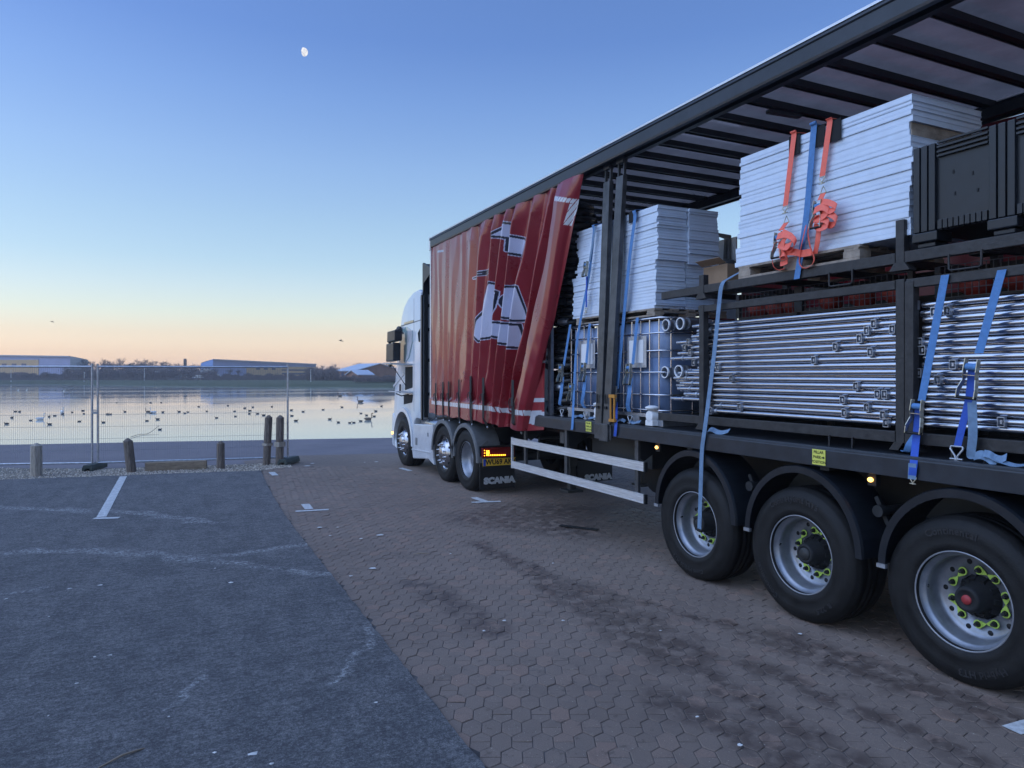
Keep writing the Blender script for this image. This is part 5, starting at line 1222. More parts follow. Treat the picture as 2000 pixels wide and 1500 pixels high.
# ------------------------------------------------------------------ pallets
def pallet(c, lx, ly, label, zt, group=None):
    """c = near left lower corner (x, y_rear, z)"""
    x, y, z = c; t = thing('pallet', label, 'pallet', (x + lx / 2, y + ly / 2, z), group); h = zt - z
    for i in range(5):
        xx = x + (lx - .10) * i / 4; b = MB(); b.box(xx, xx + .10, y, y + ly, z + h - .020, z + h); b.build('top_board', 'wood_old', t, .002)
    for i in range(3):
        yy = y + (ly - .14) * i / 2
        b = MB(); b.box(x, x + lx, yy + .01, yy + .13, z + h - .040, z + h - .0205); b.build('stringer_board', 'wood_old', t)
        for k in range(3):
            xx = x + (lx - .12) * k / 2; b = MB(); b.box(xx, xx + .12, yy - .03 * (i == 1), yy + .14 + .03 * (i == 1), z + .018, z + h - .0405); b.build('block', 'wood_old', t, .003)
    for i in range(3):
        xx = x + (lx - .10) * i / 2; b = MB(); b.box(xx, xx + .10, y, y + ly, z, z + .0175); b.build('bottom_board', 'wood_old', t)
    return t
p2 = PX(1694, 480, XC); p1 = PX(1450, 535, XC)
pallet((XC + .005, 3.47, 2.704), .95, 1.20, 'weathered wooden pallet under the tall stack of white panels with orange straps', 2.812)
pallet((XC - .0, 5.84, 2.475), .95, 1.55, 'wooden pallet resting on the blue tanks under a stack of white panels', 2.556)
# ------------------------------------------------------------------ white panels, every sheet its own
def panel(x0, x1, y0, y1, z0, z1, label, group, m='panel_white'):
    b = MB(); th = z1 - z0; s_ = .0045
    b.box(x0, x1, y0, y1, z0, z0 + s_); b.box(x0 + .003, x1 - .003, y0 + .003, y1 - .003, z0 + s_ + .0002, z1 - s_ - .0002); b.box(x0, x1, y0, y1, z1 - s_, z1)
    b.add([(x0 - .0005, y, z) for y in (y0 + .0005, y1 - .0005) for z in (z0 + s_ + .001, z1 - s_ - .001)], [(0, 1, 3, 2)])
    o = tag(b.build('panel', m), label, 'panel', group); o.rotation_euler = (0, 0, R.gauss(0, .0025)); return o
n2 = 24; z = 2.8125
tw = [R.uniform(.72, 1.3) for _ in range(n2)]; tw = [k * (3.752 - 2.8125) / sum(tw) for k in tw]
for i in range(n2):
    th = tw[i]; top = i >= n2 - 5
    y0 = 3.085 + (R.uniform(-.006, .006) if top else R.uniform(-.004, .004) + .012 + .012 * math.sin(i * .4)); y1 = 4.665 + R.uniform(-.012, .018) + (.03 if i < 4 else 0) + (.02 if i < 10 else 0)
    x0 = 4.445 + R.uniform(-.004, .006); 
    wd = 'wood_old' if i in (n2 - 7, n2 - 6) else 'panel_white'
    po = panel(x0, 5.20 + (0 if top else R.uniform(-.05, .02)), y0, y1, z + .0008, z + th - .0008, ('brown-ended white sheet, ' if wd == 'wood_old' else 'white sheet, ') + ORD[n2 - 1 - i] + ' from top of the orange-strapped stack', 'white panels held by orange and blue straps'); z += th
    if wd == 'wood_old': b = MB(); b.box(4.46, 5.19, y0 - .008, y0 - .0005, z - th + .002, z - .002); b.build('end_strip', 'wood_old', po)
n1 = 34
for col_ in (0, 1):
    z = 2.558; zt = 3.605 if col_ == 0 else 3.60
    tw = [R.uniform(.75, 1.28) for _ in range(n1)]; tw = [k * (zt - 2.558) / sum(tw) for k in tw]
    for i in range(n1):
        th = tw[i]; low = i < 15
        x0, x1 = ((4.445, 4.825), (4.832, 5.225))[col_]
        dx = .03 * math.sin(i * .35) * (1 if col_ else .4) + (-.035 if low and col_ else 0)
        y0 = 5.825 + R.uniform(-.012, .012) + (.03 if low else 0) - (.02 if col_ and not low else 0); y1 = 7.40 + R.uniform(-.03, .03) + (.10 if low else 0) + .03 * math.sin(i * .5)
        panel(x0 + R.uniform(-.004, .004), x1 + dx * .4, y0, y1, z + .0006, z + th - .0006, 'thin white sheet, ' + ORD[n1 - 1 - i] + ' from the top of the ' + ('outer' if col_ == 0 else 'inner') + ' pile above the tanks', 'white panels stacked on the blue tanks'); z += th
# ------------------------------------------------------------------ black plastic pallet box
def plastic_box(y0, y1, z0, z1, label):
    t = thing('pallet_box', label, 'crate', (XC + .4, (y0 + y1) / 2, z0)); x0, x1 = XC - .01, XC + .75; zb = z0 + .10
    L = y1 - y0; pw = .075; mid = (y0 + y1) / 2
    b = MB(); b.box(x0 + .03, x1 - .03, y0 + .03, y1 - .03, zb, zb + .03); b.box(x0 + .022, x0 + .03, y0 + .03, y1 - .03, zb + .031, z1 - .02); b.box(x1 - .03, x1 - .022, y0 + .03, y1 - .03, zb + .031, z1 - .02)
    b.box(x0 + .031, x1 - .031, y0 + .02, y0 + .03, zb + .031, z1 - .02); b.box(x0 + .031, x1 - .031, y1 - .03, y1 - .02, zb + .031, z1 - .02); b.build('wall', 'plastic_black', t)
    for pc in (y1 - pw, mid, y0 + pw):
        for k in (-1, 0, 1):
            b = MB(); b.box(x0 - .004, x0 + .021, pc + k * .052 - .021, pc + k * .052 + .021, zb + .0, z1 - .01); b.build('rib', 'plastic_black', t, .005)
        b = MB(); b.box(x0 - .002, x0 + .16, pc - .085, pc + .085, z0 + .035, zb - .001); b.box(x0 + .02, x0 + .16, pc - .06, pc + .06, z0, z0 + .034); b.build('foot', 'plastic_black', t, .008)
        b = MB(); b.box(x1 - .16, x1, pc - .085, pc + .085, z0, zb - .001); b.build('foot', 'plastic_black', t, .008)
    for z_ in (z1 - .018, z1 - .048, z1 - .078, z1 - .105):
        b = MB(); b.box(x0 - .002, x0 + .020, y0 + .16, mid - .08, z_, z_ + .012); b.build('rim_rib', 'plastic_black', t); b = MB(); b.box(x0 - .002, x0 + .020, mid + .08, y1 - .16, z_, z_ + .012); b.build('rim_rib', 'plastic_black', t)
    for s in range(9):
        for (a, c_) in ((y0 + .16, mid - .08), (mid + .08, y1 - .16)):
            w_ = (c_ - a) / 9; b = MB(); b.box(x0 - .002, x0 + .020, a + w_ * s + .003, a + w_ * (s + 1) - .003, zb + .002, zb + .062); b.build('skirt_rib', 'plastic_black', t, .003)
    b = MB(); 
    for yy, zz in ((.18, .30), (.30, .34), (.29, .20), (.15, .19)):
        b.box(x0 + .018, x0 + .0215, mid + yy - .005, mid + yy + .005, zb + zz, zb + zz + .022)
    b.build('drain_slot', 'under_black', t)
plastic_box(1.95, 3.055, 2.705, 3.375, 'black ribbed plastic pallet box beside the tall white stack')
# ------------------------------------------------------------------ blue liquid tanks in wire cages
def ibc(y0, y1, label, xo=0., level=1.98):
    z0, z1 = ZB1, 2.472; x0, x1 = XC + .01 + xo, XC + 1.0 + xo; t = thing('caged_tank', label, 'tank', ((x0 + x1) / 2, (y0 + y1) / 2, z0), 'blue tanks in wire cages')
    m = .035
    def rr(b, za, zb):
        P = []; r = .13
        for cx, cy, a0 in ((x1 - m - r, y1 - m - r, 0), (x0 + m + r, y1 - m - r, 1), (x0 + m + r, y0 + m + r, 2), (x1 - m - r, y0 + m + r, 3)):
            for k in range(6): a = math.pi / 2 * (a0 + k / 5); P.append((cx + r * math.cos(a), cy + r * math.sin(a)))
        b.smooth = True; b.prism(P, 'z', za, zb); b.smooth = False
    b = MB(); rr(b, z0 + .13, level); b.build('filled_part', 'ibc_liquid', t)
    b = MB(); rr(b, level + .0015, z1 - .05); b.build('empty_part', 'ibc_plastic', t)
    b = MB(); b.box(x0, x1, y0, y1, z0 + .085, z0 + .12)
    for yy in (y0 + .02, (y0 + y1) / 2 - .06, y1 - .14): b.box(x0, x1, yy, yy + .12, z0 + .002, z0 + .084)
    b.build('base', 'galv_dull', t)
    for z in (z0 + .16, 1.67, 1.90, 2.12, 2.30, z1 - .02):
        b = MB(); r = .02
        P = [(x0 + .08, y0, z), (x1 - .08, y0, z), (x1, y0 + .08, z), (x1, y1 - .08, z), (x1 - .08, y1, z), (x0 + .08, y1, z), (x0, y1 - .08, z), (x0, y0 + .08, z)]
        b.tube(P, .0095 if z < z1 - .1 else .013, 6, closed=True); b.build('cage_ring', 'galvanised', t)
    k = 6
    for i in range(k):
        yy = y0 + .09 + (y1 - y0 - .18) * i / (k - 1); b = MB(); b.tube([(x0 + .006, yy, z0 + .12), (x0 + .006, yy, z1 - .02)], .008, 6); b.build('cage_bar', 'galvanised', t)
    for i in range(4):
        xx = x0 + .09 + (x1 - x0 - .18) * i / 3; b = MB(); b.tube([(xx, y0 + .006, z0 + .12), (xx, y0 + .006, z1 - .02)], .008, 6); b.build('cage_bar', 'galvanised', t)
    b = MB(); b.box(x0 - .012, x0 - .008, y0 + .28, y0 + .62, 1.95, 2.28); lb = b.build('label_plate', 'galv_dull', t)
    b = MB(); b.box(x0 - .0145, x0 - .0125, y0 + .33, y0 + .58, 2.00, 2.24); b.build('label_sheet', 'label_white', lb)
    b = MB(); b.lathe([(0, -.09), (.055, -.09), (.06, -.08), (.06, .0), (.075, .01), (.075, .05)], (x0 + .02, y0 + .16, z0 + .10), 'x', 16); b.lathe([(0, 0), (.05, 0), (.07, .015), (.07, .03), (.03, .045), (0, .045)], (x0 - .03, y0 + .16, z0 + .165), 'z', 16); b.box(x0 - .07, x0 + .01, y0 + .10, y0 + .22, z0 + .005, z0 + .06); b.build('outlet_valve', 'label_white', t, .004)
    return t
ibc(6.685, 7.62, 'blue liquid tank in a wire cage between the hose coils and the sliding pillars', level=2.10); ibc(5.70, 6.655, 'blue liquid tank in a wire cage between the sliding pillars and the tube ends', level=2.05)
ibc(6.685, 7.62, 'blue liquid tank standing behind the tank beside the hose coils', 1.05); ibc(5.70, 6.655, 'blue liquid tank standing behind the tank beside the tube ends', 1.05)
ORDB = ['lowest'] + ORD[1:]
# ------------------------------------------------------------------ coils of black hose by the curtain
for st, (xc, yc) in enumerate(((4.80, 8.12), (5.62, 8.15))):
    z = ZB1 + .01; i = 0
    while z < 3.85:
        b = MB(); rr_ = .050 + R.uniform(-.004, .006); Rr = .30 + R.uniform(-.03, .02); nt = 3
        tl = R.uniform(-.05, .05); tl2 = R.uniform(-.04, .04); cx, cy = xc + R.uniform(-.03, .03), yc + R.uniform(-.04, .04)
        for k in range(nt):
            pts = []; rad = []
            for j in range(40):
                a = 2 * math.pi * j / 40; rk = Rr - .02 * k
                pts.append((cx + rk * math.cos(a), cy + rk * math.sin(a), z + rr_ * (1 + 1.75 * k) + tl * math.cos(a) * .5 + tl2 * math.sin(a) * .5)); rad.append(rr_ * (1 if j % 2 else .90))
            b.tube(pts, rad, 8, closed=True)
        t = tag(b.build('hose_coil', 'hose'), 'coil of black ribbed hose, ' + ORDB[i] + (' from the deck beside the red curtain' if st == 0 else ' from the deck in the pile behind'), 'hose', 'stacked black hose coils')
        if st == 0:
            a = math.pi + R.uniform(-.5, .9); q = Vector((cx + (Rr + rr_ * .6) * math.cos(a), cy + (Rr + rr_ * .6) * math.sin(a), z + rr_)); b = MB(); d_ = Vector((-math.sin(a), math.cos(a), 0))
            b.tube([q - d_ * .07, q - d_ * .02, q + d_ * .03, q + d_ * .07], [rr_ * .8, rr_ * 1.0, rr_ * .95, rr_ * .8], 12); b.build('hose_coupling', 'galv_dull' if i % 3 == 1 else 'plastic_black', t)
            if i % 4 == 2: b = MB(); q2 = q + Vector((-.05, -.06, .05)); b.box(q2.x - .003, q2.x + .002, q2.y - .035, q2.y + .035, q2.z - .02, q2.z + .02); b.build('tag_label', 'label_white', t)
        z += rr_ * 5.3; i += 1
# ------------------------------------------------------------------ far half of the deck, with crates added to darken behind the tubes
for i, (y0, y1) in enumerate(((.95, 2.4), (2.45, 3.95), (4.0, 5.5))):
    t = thing('steel_crate', ['dark solid-sided steel crate behind the tubes under the black plastic box', 'dark solid-sided steel crate behind the tubes under the tall white stack', 'dark solid-sided steel crate behind the tube ends and wide pipes'][i], 'crate', (6.2, (y0 + y1) / 2, ZB1), 'dark steel crates behind the tubes'); b = MB()
    x0, x1, z1 = 5.62, 6.72, 2.45
    b.box(x0, x0 + .03, y0, y1, 1.45, z1); b.box(x1 - .03, x1, y0, y1, 1.45, z1); b.box(x0 + .031, x1 - .031, y0, y0 + .03, 1.45, z1); b.box(x0 + .031, x1 - .031, y1 - .03, y1, 1.45, z1); b.box(x0 + .03, x1 - .03, y0 + .03, y1 - .03, 1.45, 1.48); b.build('wall', 'black_steel', t)
    for yy in (y0 + .06, y1 - .06):
        for xx in (x0 + .06, x1 - .06): b = MB(); b.box(xx - .04, xx + .04, yy - .04, yy + .04, ZB1, 1.449); b.build('leg', 'black_steel', t)
mat('cage_wire', (.10, .10, .10), .6)
for j, (y0, y1) in enumerate(((4.32, 5.0), (3.30, 4.28), (2.2, 3.10))):
    t = thing('mesh_cage', ['dark wire cage with red-orange sacks between the rack levels, beside the blue tanks', 'dark wire cage with red-orange sacks under the white stack', 'dark wire cage with red-orange sacks under the black plastic box'][j], 'cage', (5.15, (y0 + y1) / 2, 2.40), 'wire cages with red-orange sacks')
    x0, x1, z0, z1 = 4.74, 5.50, 2.40, 2.615; b = MB(); n = int((y1 - y0) / .045)
    for i in range(n + 1): yy = y0 + (y1 - y0) * i / n; b.bar((x0, yy, z0), (x0, yy, z1), .004, .004)
    for i in range(5): zz = z0 + (z1 - z0) * i / 4; b.bar((x0 - .004, y0, zz), (x0 - .004, y1, zz), .004, .004)
    struct(b.build('wire_mesh', 'cage_wire', t), 'stuff')
    b = MB(); b.box(x0, x1, y0, y1, z0 - .02, z0 - .001)
    for yy in (y0, y1): b.box(x0 - .012, x0 + .02, yy - .02, yy + .02, z0, z1)
    b.build('frame', 'rack_steel', t)
    for k in range(3):
        b = MB(); c = (x0 + .12, y0 + (y1 - y0) * (.2 + .3 * k), z0 + .08); b.sphere(c, .095, 10, 6, 1, 1.15, .85)
        for q in range(len(b.v)): v_ = b.v[q]; b.v[q] = (v_[0] + R.gauss(0, .008), v_[1] + R.gauss(0, .008), v_[2] + R.gauss(0, .006))
        tag(b.build('sack', 'orange_bag'), 'red-orange sack in the wire cage ' + ['beside the blue tanks', 'under the tall white stack', 'under the black plastic box'][j], 'sack', 'red-orange sacks in the wire cages')
    for yy in (y0 + .05, y1 - .05): b = MB(); b.tube([(x0 + .3, yy, ZB1), (x0 + .3, yy, z0 - .02)], .03, 8); b.build('leg', 'rack_steel', t)
c = PX(1412, 520, 4.95); t = thing('cardboard_box', 'open brown cardboard box between the two white stacks', 'box', (4.95, c.y, 2.70)); b = MB(); y0, y1, z0, z1 = c.y - .17, c.y + .17, 2.705, 2.955; x0, x1 = 4.85, 5.2
b.box(x0, x0 + .006, y0, y1, z0, z1); b.box(x1 - .006, x1, y0, y1, z0, z1); b.box(x0 + .0062, x1 - .0062, y0, y0 + .006, z0, z1); b.box(x0 + .0062, x1 - .0062, y1 - .006, y1, z0, z1); b.box(x0 + .006, x1 - .006, y0 + .006, y1 - .006, z0, z0 + .006); b.build('carton', 'cardboard', t)
b = MB(); b.bar((x0 - .06, y0, z1 + .03), (x0 - .06, y1, z1 + .03), .10, .004, (.5, 0, 1)); b.build('flap', 'cardboard', t)
b = MB(); b.sphere(((x0 + x1) / 2, (y0 + y1) / 2, z1 - .02), .11, 10, 6, 1, 1, .9); tag(b.build('black_bundle', 'pad_black'), 'rounded black bundle sitting in the open cardboard box', 'bundle')
t = thing('trolley_frame', 'grey metal frame with pale board in the gap between the white stacks', 'frame', (6.3, 7.6, ZB1))
P = lambda u, v: PX(u, v, 6.3)
b = MB(); b.box(6.28, 6.30, P(1440, 480).y, P(1385, 480).y, 2.4, P(1400, 472).z); b.build('board', 'label_white', t)
for pts in ([P(1398, 455), P(1430, 468), P(1430, 530)], [P(1392, 456), P(1432, 463)], [P(1402, 462), P(1401, 530)], [P(1424, 466), P(1421, 530)]): b = MB(); b.tube([Vector((6.25, p.y, p.z)) for p in pts], .022, 8); b.build('bar', 'guard_grey', t)
b = MB(); b.box(6.24, 6.32, P(1440, 480).y, P(1385, 480).y, ZB1, 2.399); b.build('base_panel', 'black_steel', t)
# ------------------------------------------------------------------ straps
def web(path, w_, m, name, parent, th=.003, k=6, wv=None):
    pts = catmull(path, k) if len(path) > 2 else [Vector(p) for p in path]; b = MB(); b.ribbon(pts, wv if wv is not None else (0, w_, 0), th); return b.build(name, m, parent)
def ratchet(parent, c, s=1.0, tilt=0., m='zinc'):
    """c: centre; built in the side plane: two bent cheek plates, spool, black bar"""
    x, y, z = c
    def Q(a, h, o=0.): return (x + o, y + (a * math.cos(tilt) - h * math.sin(tilt)) * s, z + (h * math.cos(tilt) + a * math.sin(tilt)) * s)
    b = MB()
    for sg in (-1, 1):
        pts = [(sg * .034, .105, -.02), (sg * .036, .03, -.03), (sg * .034, -.01, -.022), (sg * .050, -.07, -.045), (sg * .050, -.115, -.05)]
        for p, q in zip(pts[:-1], pts[1:]): b.bar(Q(*p), Q(*q), .034, .005, (0, 1, 0))
    b.bar(Q(-.034, .015, -.03), Q(.034, .015, -.03), .022, .004, (0, 0, 1)); b.bar(Q(-.034, .06, -.02), Q(.034, .06, -.02), .01, .01)
    r = b.build('ratchet', m, parent)
    b = MB(); b.tube([Q(-.055, -.112, -.05), Q(.055, -.112, -.05)], .009 * s, 8); b.build('handle_bar', 'rubber', r)
    b = MB(); b.tube([Q(-.03, .062, -.02), Q(.03, .062, -.02)], .020 * s, 10); b.build('spool', 'strap_blue' if m == 'zinc' else 'strap_orange', r)
    return r
def claw(parent, c, s=1.0, m='zinc'):
    x, y, z = c; b = MB()
    b.tube([(x, y - .028 * s, z), (x - .004, y - .030 * s, z - .012 * s), (x - .006, y - .006 * s, z - .045 * s), (x - .006, y - .004 * s, z - .066 * s)], .005 * s, 6)
    b.tube([(x, y + .028 * s, z), (x - .004, y + .030 * s, z - .012 * s), (x - .006, y + .006 * s, z - .045 * s), (x - .006, y + .004 * s, z - .066 * s)], .005 * s, 6)
    b.tube([(x, y - .028 * s, z), (x, y + .028 * s, z)], .0045 * s, 6); b.tube([(x - .006, y - .03 * s, z - .060 * s), (x - .006, y + .03 * s, z - .060 * s)], .005 * s, 6)
    return b.build('hook', m, parent)
def strap(label, loc, group): return thing('ratchet_strap', label, 'strap', loc, group)
# long loose strap hanging past the first trailer wheel
P = lambda u, v, X: PX(u, v, X)
t = strap('worn blue strap hanging loose over the deck edge in front of the front trailer wheel', P(1385, 800, XS - .02), 'loose straps')
web([P(1452, 528, XC + .12), P(1425, 543, XC + .04), P(1410, 556, XC - .03), P(1404, 600, XC - .04), P(1395, 690, 4.34), P(1384, 780, 4.30), P(1377, 835, XS - .012), P(1371, 880, XS - .014), P(1369, 940, XS - .014), P(1366, 1033, XS - .010)], .050, 'strap_worn', 'webbing', t, k=5)
# bay two: two ratcheted straps
t = strap('bright blue ratchet strap tight over the tubes, its tail hooked under the side rail', P(1820, 700, XC - .03), 'blue ratchet straps over the tube rack')
web([P(1846, 537, XC - .012), P(1800, 783, XC - .035)], .052, 'strap_blue', 'webbing', t); ratchet(t, P(1795, 812, XC - .03), 1.0, .05)
web([P(1795, 792, XC - .028), P(1790, 850, XC - .05), P(1787, 880, 4.32), P(1784, 910, XS - .012), P(1781, 935, XS - .012)], .052, 'strap_navy', 'lower_webbing', t); web([P(1782, 905, XS - .014), P(1781, 936, XS - .014)], .054, 'strap_worn', 'label_end', t)
claw(t, P(1784, 932, XS - .008), .7)
web([P(1788, 850, XC - .02), P(1776, 868, XC - .05), P(1770, 882, XC - .03), P(1762, 878, XC + .0)], .05, 'strap_blue', 'loose_tail', t)
t = strap('bright blue ratchet strap over the tubes with a zinc hook hanging free above the rail', P(1920, 700, XC - .03), 'blue ratchet straps over the tube rack')
web([P(1957, 527, XC - .012), P(1912, 690, XC - .035)], .052, 'strap_blue', 'webbing', t); ratchet(t, P(1900, 738, XC - .03), 1.08, .10)
web([P(1899, 710, XC - .028), P(1893, 775, XC - .04), P(1880, 830, XC - .05), P(1870, 872, XC - .055)], .046, 'strap_navy', 'lower_webbing', t); claw(t, P(1869, 872, XC - .055), 1.3, 'galv_dull')
web([P(1897, 765, XC - .022), P(1899, 800, XC - .05), P(1900, 850, XC - .05), P(1897, 892, XC - .035), P(1912, 897, XC - .05)], .055, 'strap_worn', 'loose_tail', t)
tt = MB(); 
t2 = thing('strap_bundle', 'heap of loose blue webbing on the deck below the hanging hook', 'strap', P(1950, 895, 4.36), 'loose straps')
for a, (u0, dz, wv) in enumerate(((1908, .035, (.02, .0, .05)), (1926, .045, (.03, .01, .04)), (1945, .02, (.045, .0, .012)))):
    q = [P(u0 - 4 + k * (11 if a < 2 else 22), 885 + k * 4, 4.355 - .01 * (k % 2)) for k in range(5)]
    for k, v_ in enumerate(q): v_.z = ZB1 + dz + .014 * math.sin(k * 1.4 + a)
    web(q, .05, 'strap_worn', 'webbing_loop', t2, wv=wv)
t2 = thing('strap_bundle', 'small curl of loose blue webbing on the deck beside the hanging strap', 'strap', P(1405, 838, 4.36), 'loose straps')
q = [P(1384, 822, 4.36), P(1390, 838, 4.35), P(1402, 842, 4.35), P(1413, 838, 4.36), P(1424, 826, 4.38), P(1420, 836, 4.40), P(1408, 846, 4.37)]
for k in q: k.z = max(k.z, ZB1 + .035)
for k, v_ in enumerate(q): v_.z = ZB1 + .024 + .012 * math.sin(k * 1.9)
web(q, .05, 'strap_worn', 'webbing_loop', t2, wv=(.03, .0, .035))
# tall stack: corner pads, blue strap, two orange straps
for u, v, lab in ((1553, 276, 'left orange'), (1601, 264, 'blue'), (1632, 250, 'right orange')):
    c = P(u, v, 4.435); b = MB(); zt = 3.758; w_ = .055
    b.box(c.x - .010, c.x - .004, c.y - w_, c.y + w_, zt - .15, zt + .004); b.box(c.x - .010, c.x + .16, c.y - w_, c.y + w_, zt + .0045, zt + .011)
    tag(b.build('corner_pad', 'pad_black', bev=.003), {'left orange': 'black corner pad on the panel edge beneath the orange strap beside the stack end', 'blue': 'black corner pad on the panel edge beneath the blue strap', 'right orange': 'black corner pad beneath the orange strap nearest the plastic box'}[lab], 'pad', 'corner pads on the tall stack')
XO = 4.422; zt = 3.774
t = strap('flat blue strap drawn tight over the tall white stack between two orange straps', P(1570, 400, XO), 'straps over the tall white stack')
web([(4.85, P(1597, 255, XO).y, zt + .006), (XO + .01, P(1592, 252, XO).y, zt + .006), (XO - .004, P(1590, 262, XO).y, zt - .03), P(1575, 420, XO - .008), P(1556, 545, XC - .016)], .056, 'strap_blue', 'webbing', t, k=8)
def orange(lab, top, hookp, rat, loops, s=1.0):
    t = strap(lab, P(*rat, XO - .02), 'straps over the tall white stack')
    web([(4.80, P(top[0] + 10, top[1], XO).y, zt + .006), (XO + .01, P(top[0] + 1, top[1] - 6, XO).y, zt + .006), (XO - .004, P(*top, XO).y, zt - .03), P(*hookp, XO - .012)], .050, 'strap_orange', 'webbing', t, k=8, wv=None)
    h1 = P(hookp[0], hookp[1] + 4, XO - .02); claw(t, h1 + Vector((0, 0, .01)), .85); 
    h2 = P(hookp[0] + 2, hookp[1] + 25, XO - .02); b = MB(); b.tube([(h2.x, h2.y - .026, h2.z - .03), (h2.x, h2.y, h2.z + .022), (h2.x, h2.y + .026, h2.z - .03), (h2.x, h2.y - .026, h2.z - .03)], .004, 6); b.build('hook', 'zinc', t)
    web([h2 + Vector((0, 0, -.03)), P(rat[0], rat[1] - 28, XO - .03)], .050, 'strap_orange', 'short_webbing', t); ratchet(t, P(rat[0], rat[1], XO - .03), .95, .0, 'black_steel' if False else 'zinc')
    for lp, wv in loops: web([P(u, v, X) for u, v, X in lp], .05, 'strap_orange', 'loose_loop', t, wv=wv, k=7)
X1, X2, X3 = XO - .02, XO - .05, XO - .08
orange('orange ratchet strap with bunched webbing low on the tall stack', (1551, 268), (1534, 402), (1525, 478), [
    ([(1528, 452, X2), (1545, 462, X3), (1553, 474, X3), (1545, 488, X2), (1528, 482, X2)], (.03, .0, .045)), ([(1522, 470, X3), (1512, 478, X3), (1508, 500, X2), (1511, 520, X2), (1521, 527, X1), (1533, 524, X1)], (.035, .030, .01)),
    ([(1530, 492, X2), (1550, 492, X2), (1566, 495, X1), (1585, 492, X1)], (.0, .0, .055)), ([(1540, 460, X3), (1530, 470, X3), (1526, 490, X3), (1530, 508, X2)], (.0, .05, .0)), ([(1518, 462, X3), (1535, 458, X3), (1548, 466, X3), (1538, 482, X3), (1520, 478, X3)], (.02, .0, .055)), ([(1522, 500, X3), (1532, 496, X3), (1538, 510, X2), (1524, 516, X2)], (.02, .02, .04))])
orange('orange ratchet strap with bunched webbing halfway down the tall stack', (1621, 240), (1606, 344), (1602, 418), [
    ([(1603, 393, X2), (1620, 396, X3), (1633, 404, X3), (1622, 412, X3), (1604, 408, X2)], (.02, .0, .045)), ([(1604, 416, X2), (1622, 418, X3), (1634, 430, X3), (1624, 440, X2), (1606, 434, X2)], (.02, .0, .05)),
    ([(1598, 420, X3), (1584, 432, X3), (1578, 452, X2), (1582, 480, X2), (1590, 506, X1), (1582, 520, X1), (1570, 524, X1), (1561, 514, X1), (1563, 490, X1), (1569, 462, X2), (1574, 440, X2)], (.03, .035, .0)), ([(1600, 440, X2), (1597, 470, X2), (1592, 496, X1)], (.0, .045, .0)), ([(1590, 412, X3), (1606, 404, X3), (1618, 412, X3), (1606, 424, X3), (1590, 428, X3)], (.02, .0, .055)), ([(1592, 432, X3), (1608, 428, X3), (1618, 438, X3), (1602, 446, X3), (1590, 440, X2)], (.02, .0, .05))])
# straps over the small stack and tanks
XT = XC - .02
t = strap('blue strap over the white stack running down behind the pillars to the rail', P(1145, 600, XT), 'blue straps on the tanks')
web([(4.9, P(1166, 436, XT).y, 3.62), (4.44, P(1163, 440, 4.43).y, 3.622), P(1160, 455, XT), P(1150, 540, XT - .01), P(1128, 660, XT - .02), P(1122, 745, XT - .03), P(1118, 830, XS - .012), P(1116, 838, XS - .012)], .05, 'strap_blue', 'webbing', t, k=5); ratchet(t, P(1119, 765, XT - .03), .95)
t = strap('blue strap hanging from a zinc ratchet down the white stack beside the pillars', P(1148, 520, XT), 'blue straps on the tanks')
web([P(1163, 442, XT - .006), P(1152, 510, XT - .02)], .04, 'strap_worn', 'webbing', t); ratchet(t, P(1148, 525, XT - .02), .8); web([P(1146, 540, XT - .02), P(1145, 600, XT - .02)], .03, 'strap_navy', 'lower_webbing', t); claw(t, P(1145, 602, XT - .02), .9)
t = strap('wide blue strap over the white stack passing right beside the pillars', P(1225, 600, XT), 'blue straps on the tanks')
web([(4.9, P(1246, 411, XT).y, 3.618), (4.44, P(1243, 416, 4.43).y, 3.62), P(1240, 428, XT), P(1228, 520, XT - .01), P(1211, 700, XT - .02), P(1205, 760, XT - .03)], .055, 'strap_blue', 'webbing', t, k=5); ratchet(t, P(1203, 772, XT - .03), .95); web([P(1204, 785, XT - .03), P(1203, 830, XS - .014), P(1201, 852, XS - .014)], .05, 'strap_navy', 'lower_webbing', t)
b = MB(); c = P(1237, 420, 4.435); b.box(c.x - .012, c.x - .006, c.y - .06, c.y + .07, 3.50, 3.615); b.box(c.x - .012, c.x + .12, c.y - .06, c.y + .07, 3.6155, 3.622); tag(b.build('corner_pad', 'pad_black', bev=.003), 'black corner pad on the edge of the white stack above the tanks', 'pad')
for u0, v0, u1, v1, ur, vr, ub, vb, lab in ((1114, 634, 1101, 715, 1099, 728, 1096, 800, 'blue ratchet strap on the tank cage beside the hose coils'), (1152, 632, 1145, 712, 1143, 726, 1142, 805, 'blue ratchet strap on the tank cage left of the pillars'), (1245, 620, 1236, 712, 1232, 730, 1229, 812, 'blue ratchet strap on the tank cage right of the pillars')):
    t = strap(lab, P(ur, vr, XT), 'blue straps on the tanks'); web([P(u0, v0, XT), P(u1, v1, XT - .03)], .05, 'strap_blue', 'webbing', t); ratchet(t, P(ur, vr, XT - .03), 1.0)
    web([P(ur, vr + 8, XT - .04), P(ur - 3, vr + 40, XT - .07), P(ur - 6, vr + 60, XT - .05), P(ub, vb - 8, XT - .02)], .07, 'strap_blue', 'loose_tail', t); claw(t, P(ub + 2, vb, XT - .03), 1.3, 'galv_dull')
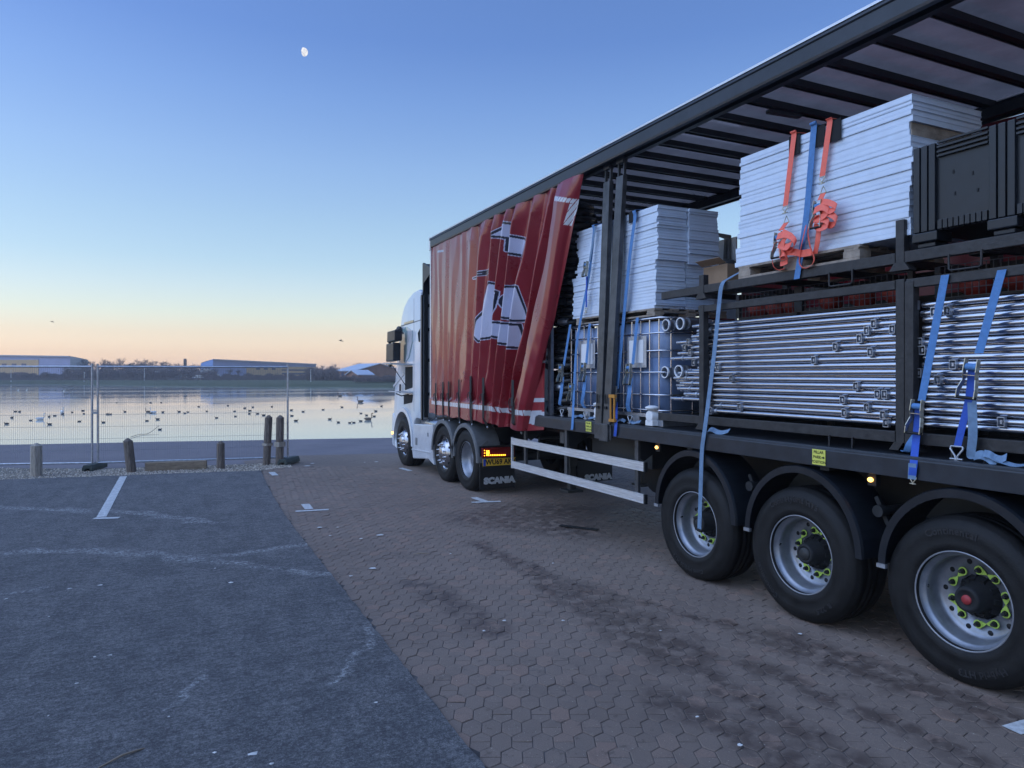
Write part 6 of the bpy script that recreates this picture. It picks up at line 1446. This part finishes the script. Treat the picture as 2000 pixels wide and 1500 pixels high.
for u, v in ((1128, 800), (1160, 803), (1210, 805), (1240, 812)):
    t2 = thing('strap_tail', 'crumpled end of blue webbing lying on the deck at the foot of the tanks', 'strap', P(u, v, XT - .03), 'crumpled webbing at the foot of the tanks')
    q = [P(u - 10 + 7 * k, v + 4, XT - .045 + .02 * (k % 2)) for k in range(4)]
    for k, v_ in enumerate(q): v_.z = ZB1 + .028 + .012 * math.sin(k * 2.1 + u)
    web(q, .05, 'strap_worn', 'webbing_loop', t2, wv=(.035, .012, .025))
# ------------------------------------------------------------------ litter on the ground
for u, v, L, lab in ((822, 1082, .16, 'dark snapped twig on the paving beside the asphalt'), (238, 1480, .22, 'dry twig lying on the dark asphalt'), (1130, 1030, .5, 'flat dark strip of rubber lying under the trailer')):
    c = PG(u, v, .014); a = {822: .1, 238: .95, 1130: -.5}[u]; d = eu * math.cos(a) + ev * math.sin(a); b = MB()
    if u == 1130: b.bar(c - d * L / 2, c + d * L / 2, .07, .008)
    else: b.tube([c - d * L / 2, c + Vector((0, 0, .012)), c + d * L * .3 + Vector((0, 0, .006)), c + d * L / 2], [.003, .006, .005, .003], 6)
    tag(b.build('rubber_strip' if u == 1130 else 'twig', 'rubber' if u == 1130 else 'twig'), lab, 'rubber' if u == 1130 else 'twig')
grp = [('pale scrap of litter on the paving', [(742, 1045, .10), (728, 1110, .09), (685, 1125, .05), (985, 1212, .04), (945, 1232, .04), (625, 1030, .08), (706, 1052, .05), (660, 1030, .05), (880, 1082, .03), (1100, 1212, .03), (1290, 1232, .03), (1562, 1238, .05), (1080, 1100, .03), (1362, 1400, .03), (1445, 1455, .04), (645, 1046, .05), (610, 905, .10), (735, 902, .10), (712, 903, .05), (600, 910, .18)]),
       ('pale scrap of litter on the dark asphalt', [(150, 1335, .03), (452, 1138, .06), (135, 1150, .05), (195, 1143, .05), (95, 1205, .02), (420, 1110, .03), (495, 1472, .06), (530, 1492, .03), (420, 1470, .03), (735, 1372, .03), (215, 1280, .04), (185, 1283, .03), (330, 1400, .02), (95, 1398, .02), (12, 1170, .05)])]
for lab, lst in grp:
    for u, v, s in lst:
        c = PG(u, v, .0135); b = MB(); n = 7
        P_ = [(c.x + s * .5 * math.cos(6.28 * k / n) * R.uniform(.5, 1.1) + 0, c.y + s * .35 * math.sin(6.28 * k / n) * R.uniform(.5, 1.1)) for k in range(n)]
        b.add([(p[0], p[1], c.z + R.uniform(0, .004)) for p in P_] + [(c.x, c.y, c.z + .006)], [(k, (k + 1) % n, n) for k in range(n)] )
        tag(b.build('litter_scrap', 'litter'), lab, 'litter', lab)
# ------------------------------------------------------------------ evening haze over the lake
hz = bpy.data.materials.new('haze'); hz.use_nodes = True; nn = hz.node_tree
for x in list(nn.nodes):
    if x.type != 'OUTPUT_MATERIAL': nn.nodes.remove(x)
pv = nn.nodes.new('ShaderNodeVolumePrincipled'); pv.inputs['Color'].default_value = (.86, .88, .95, 1); pv.inputs['Density'].default_value = .0009; pv.inputs['Anisotropy'].default_value = .2
nn.links.new(pv.outputs[0], nn.nodes['Material Output'].inputs['Volume']); MATS['haze'] = hz
b = MB(); b.box(-1600, 1600, -950, 1600, -4.0, 9.6); o = b.build('haze', 'haze'); o['kind'] = 'stuff'
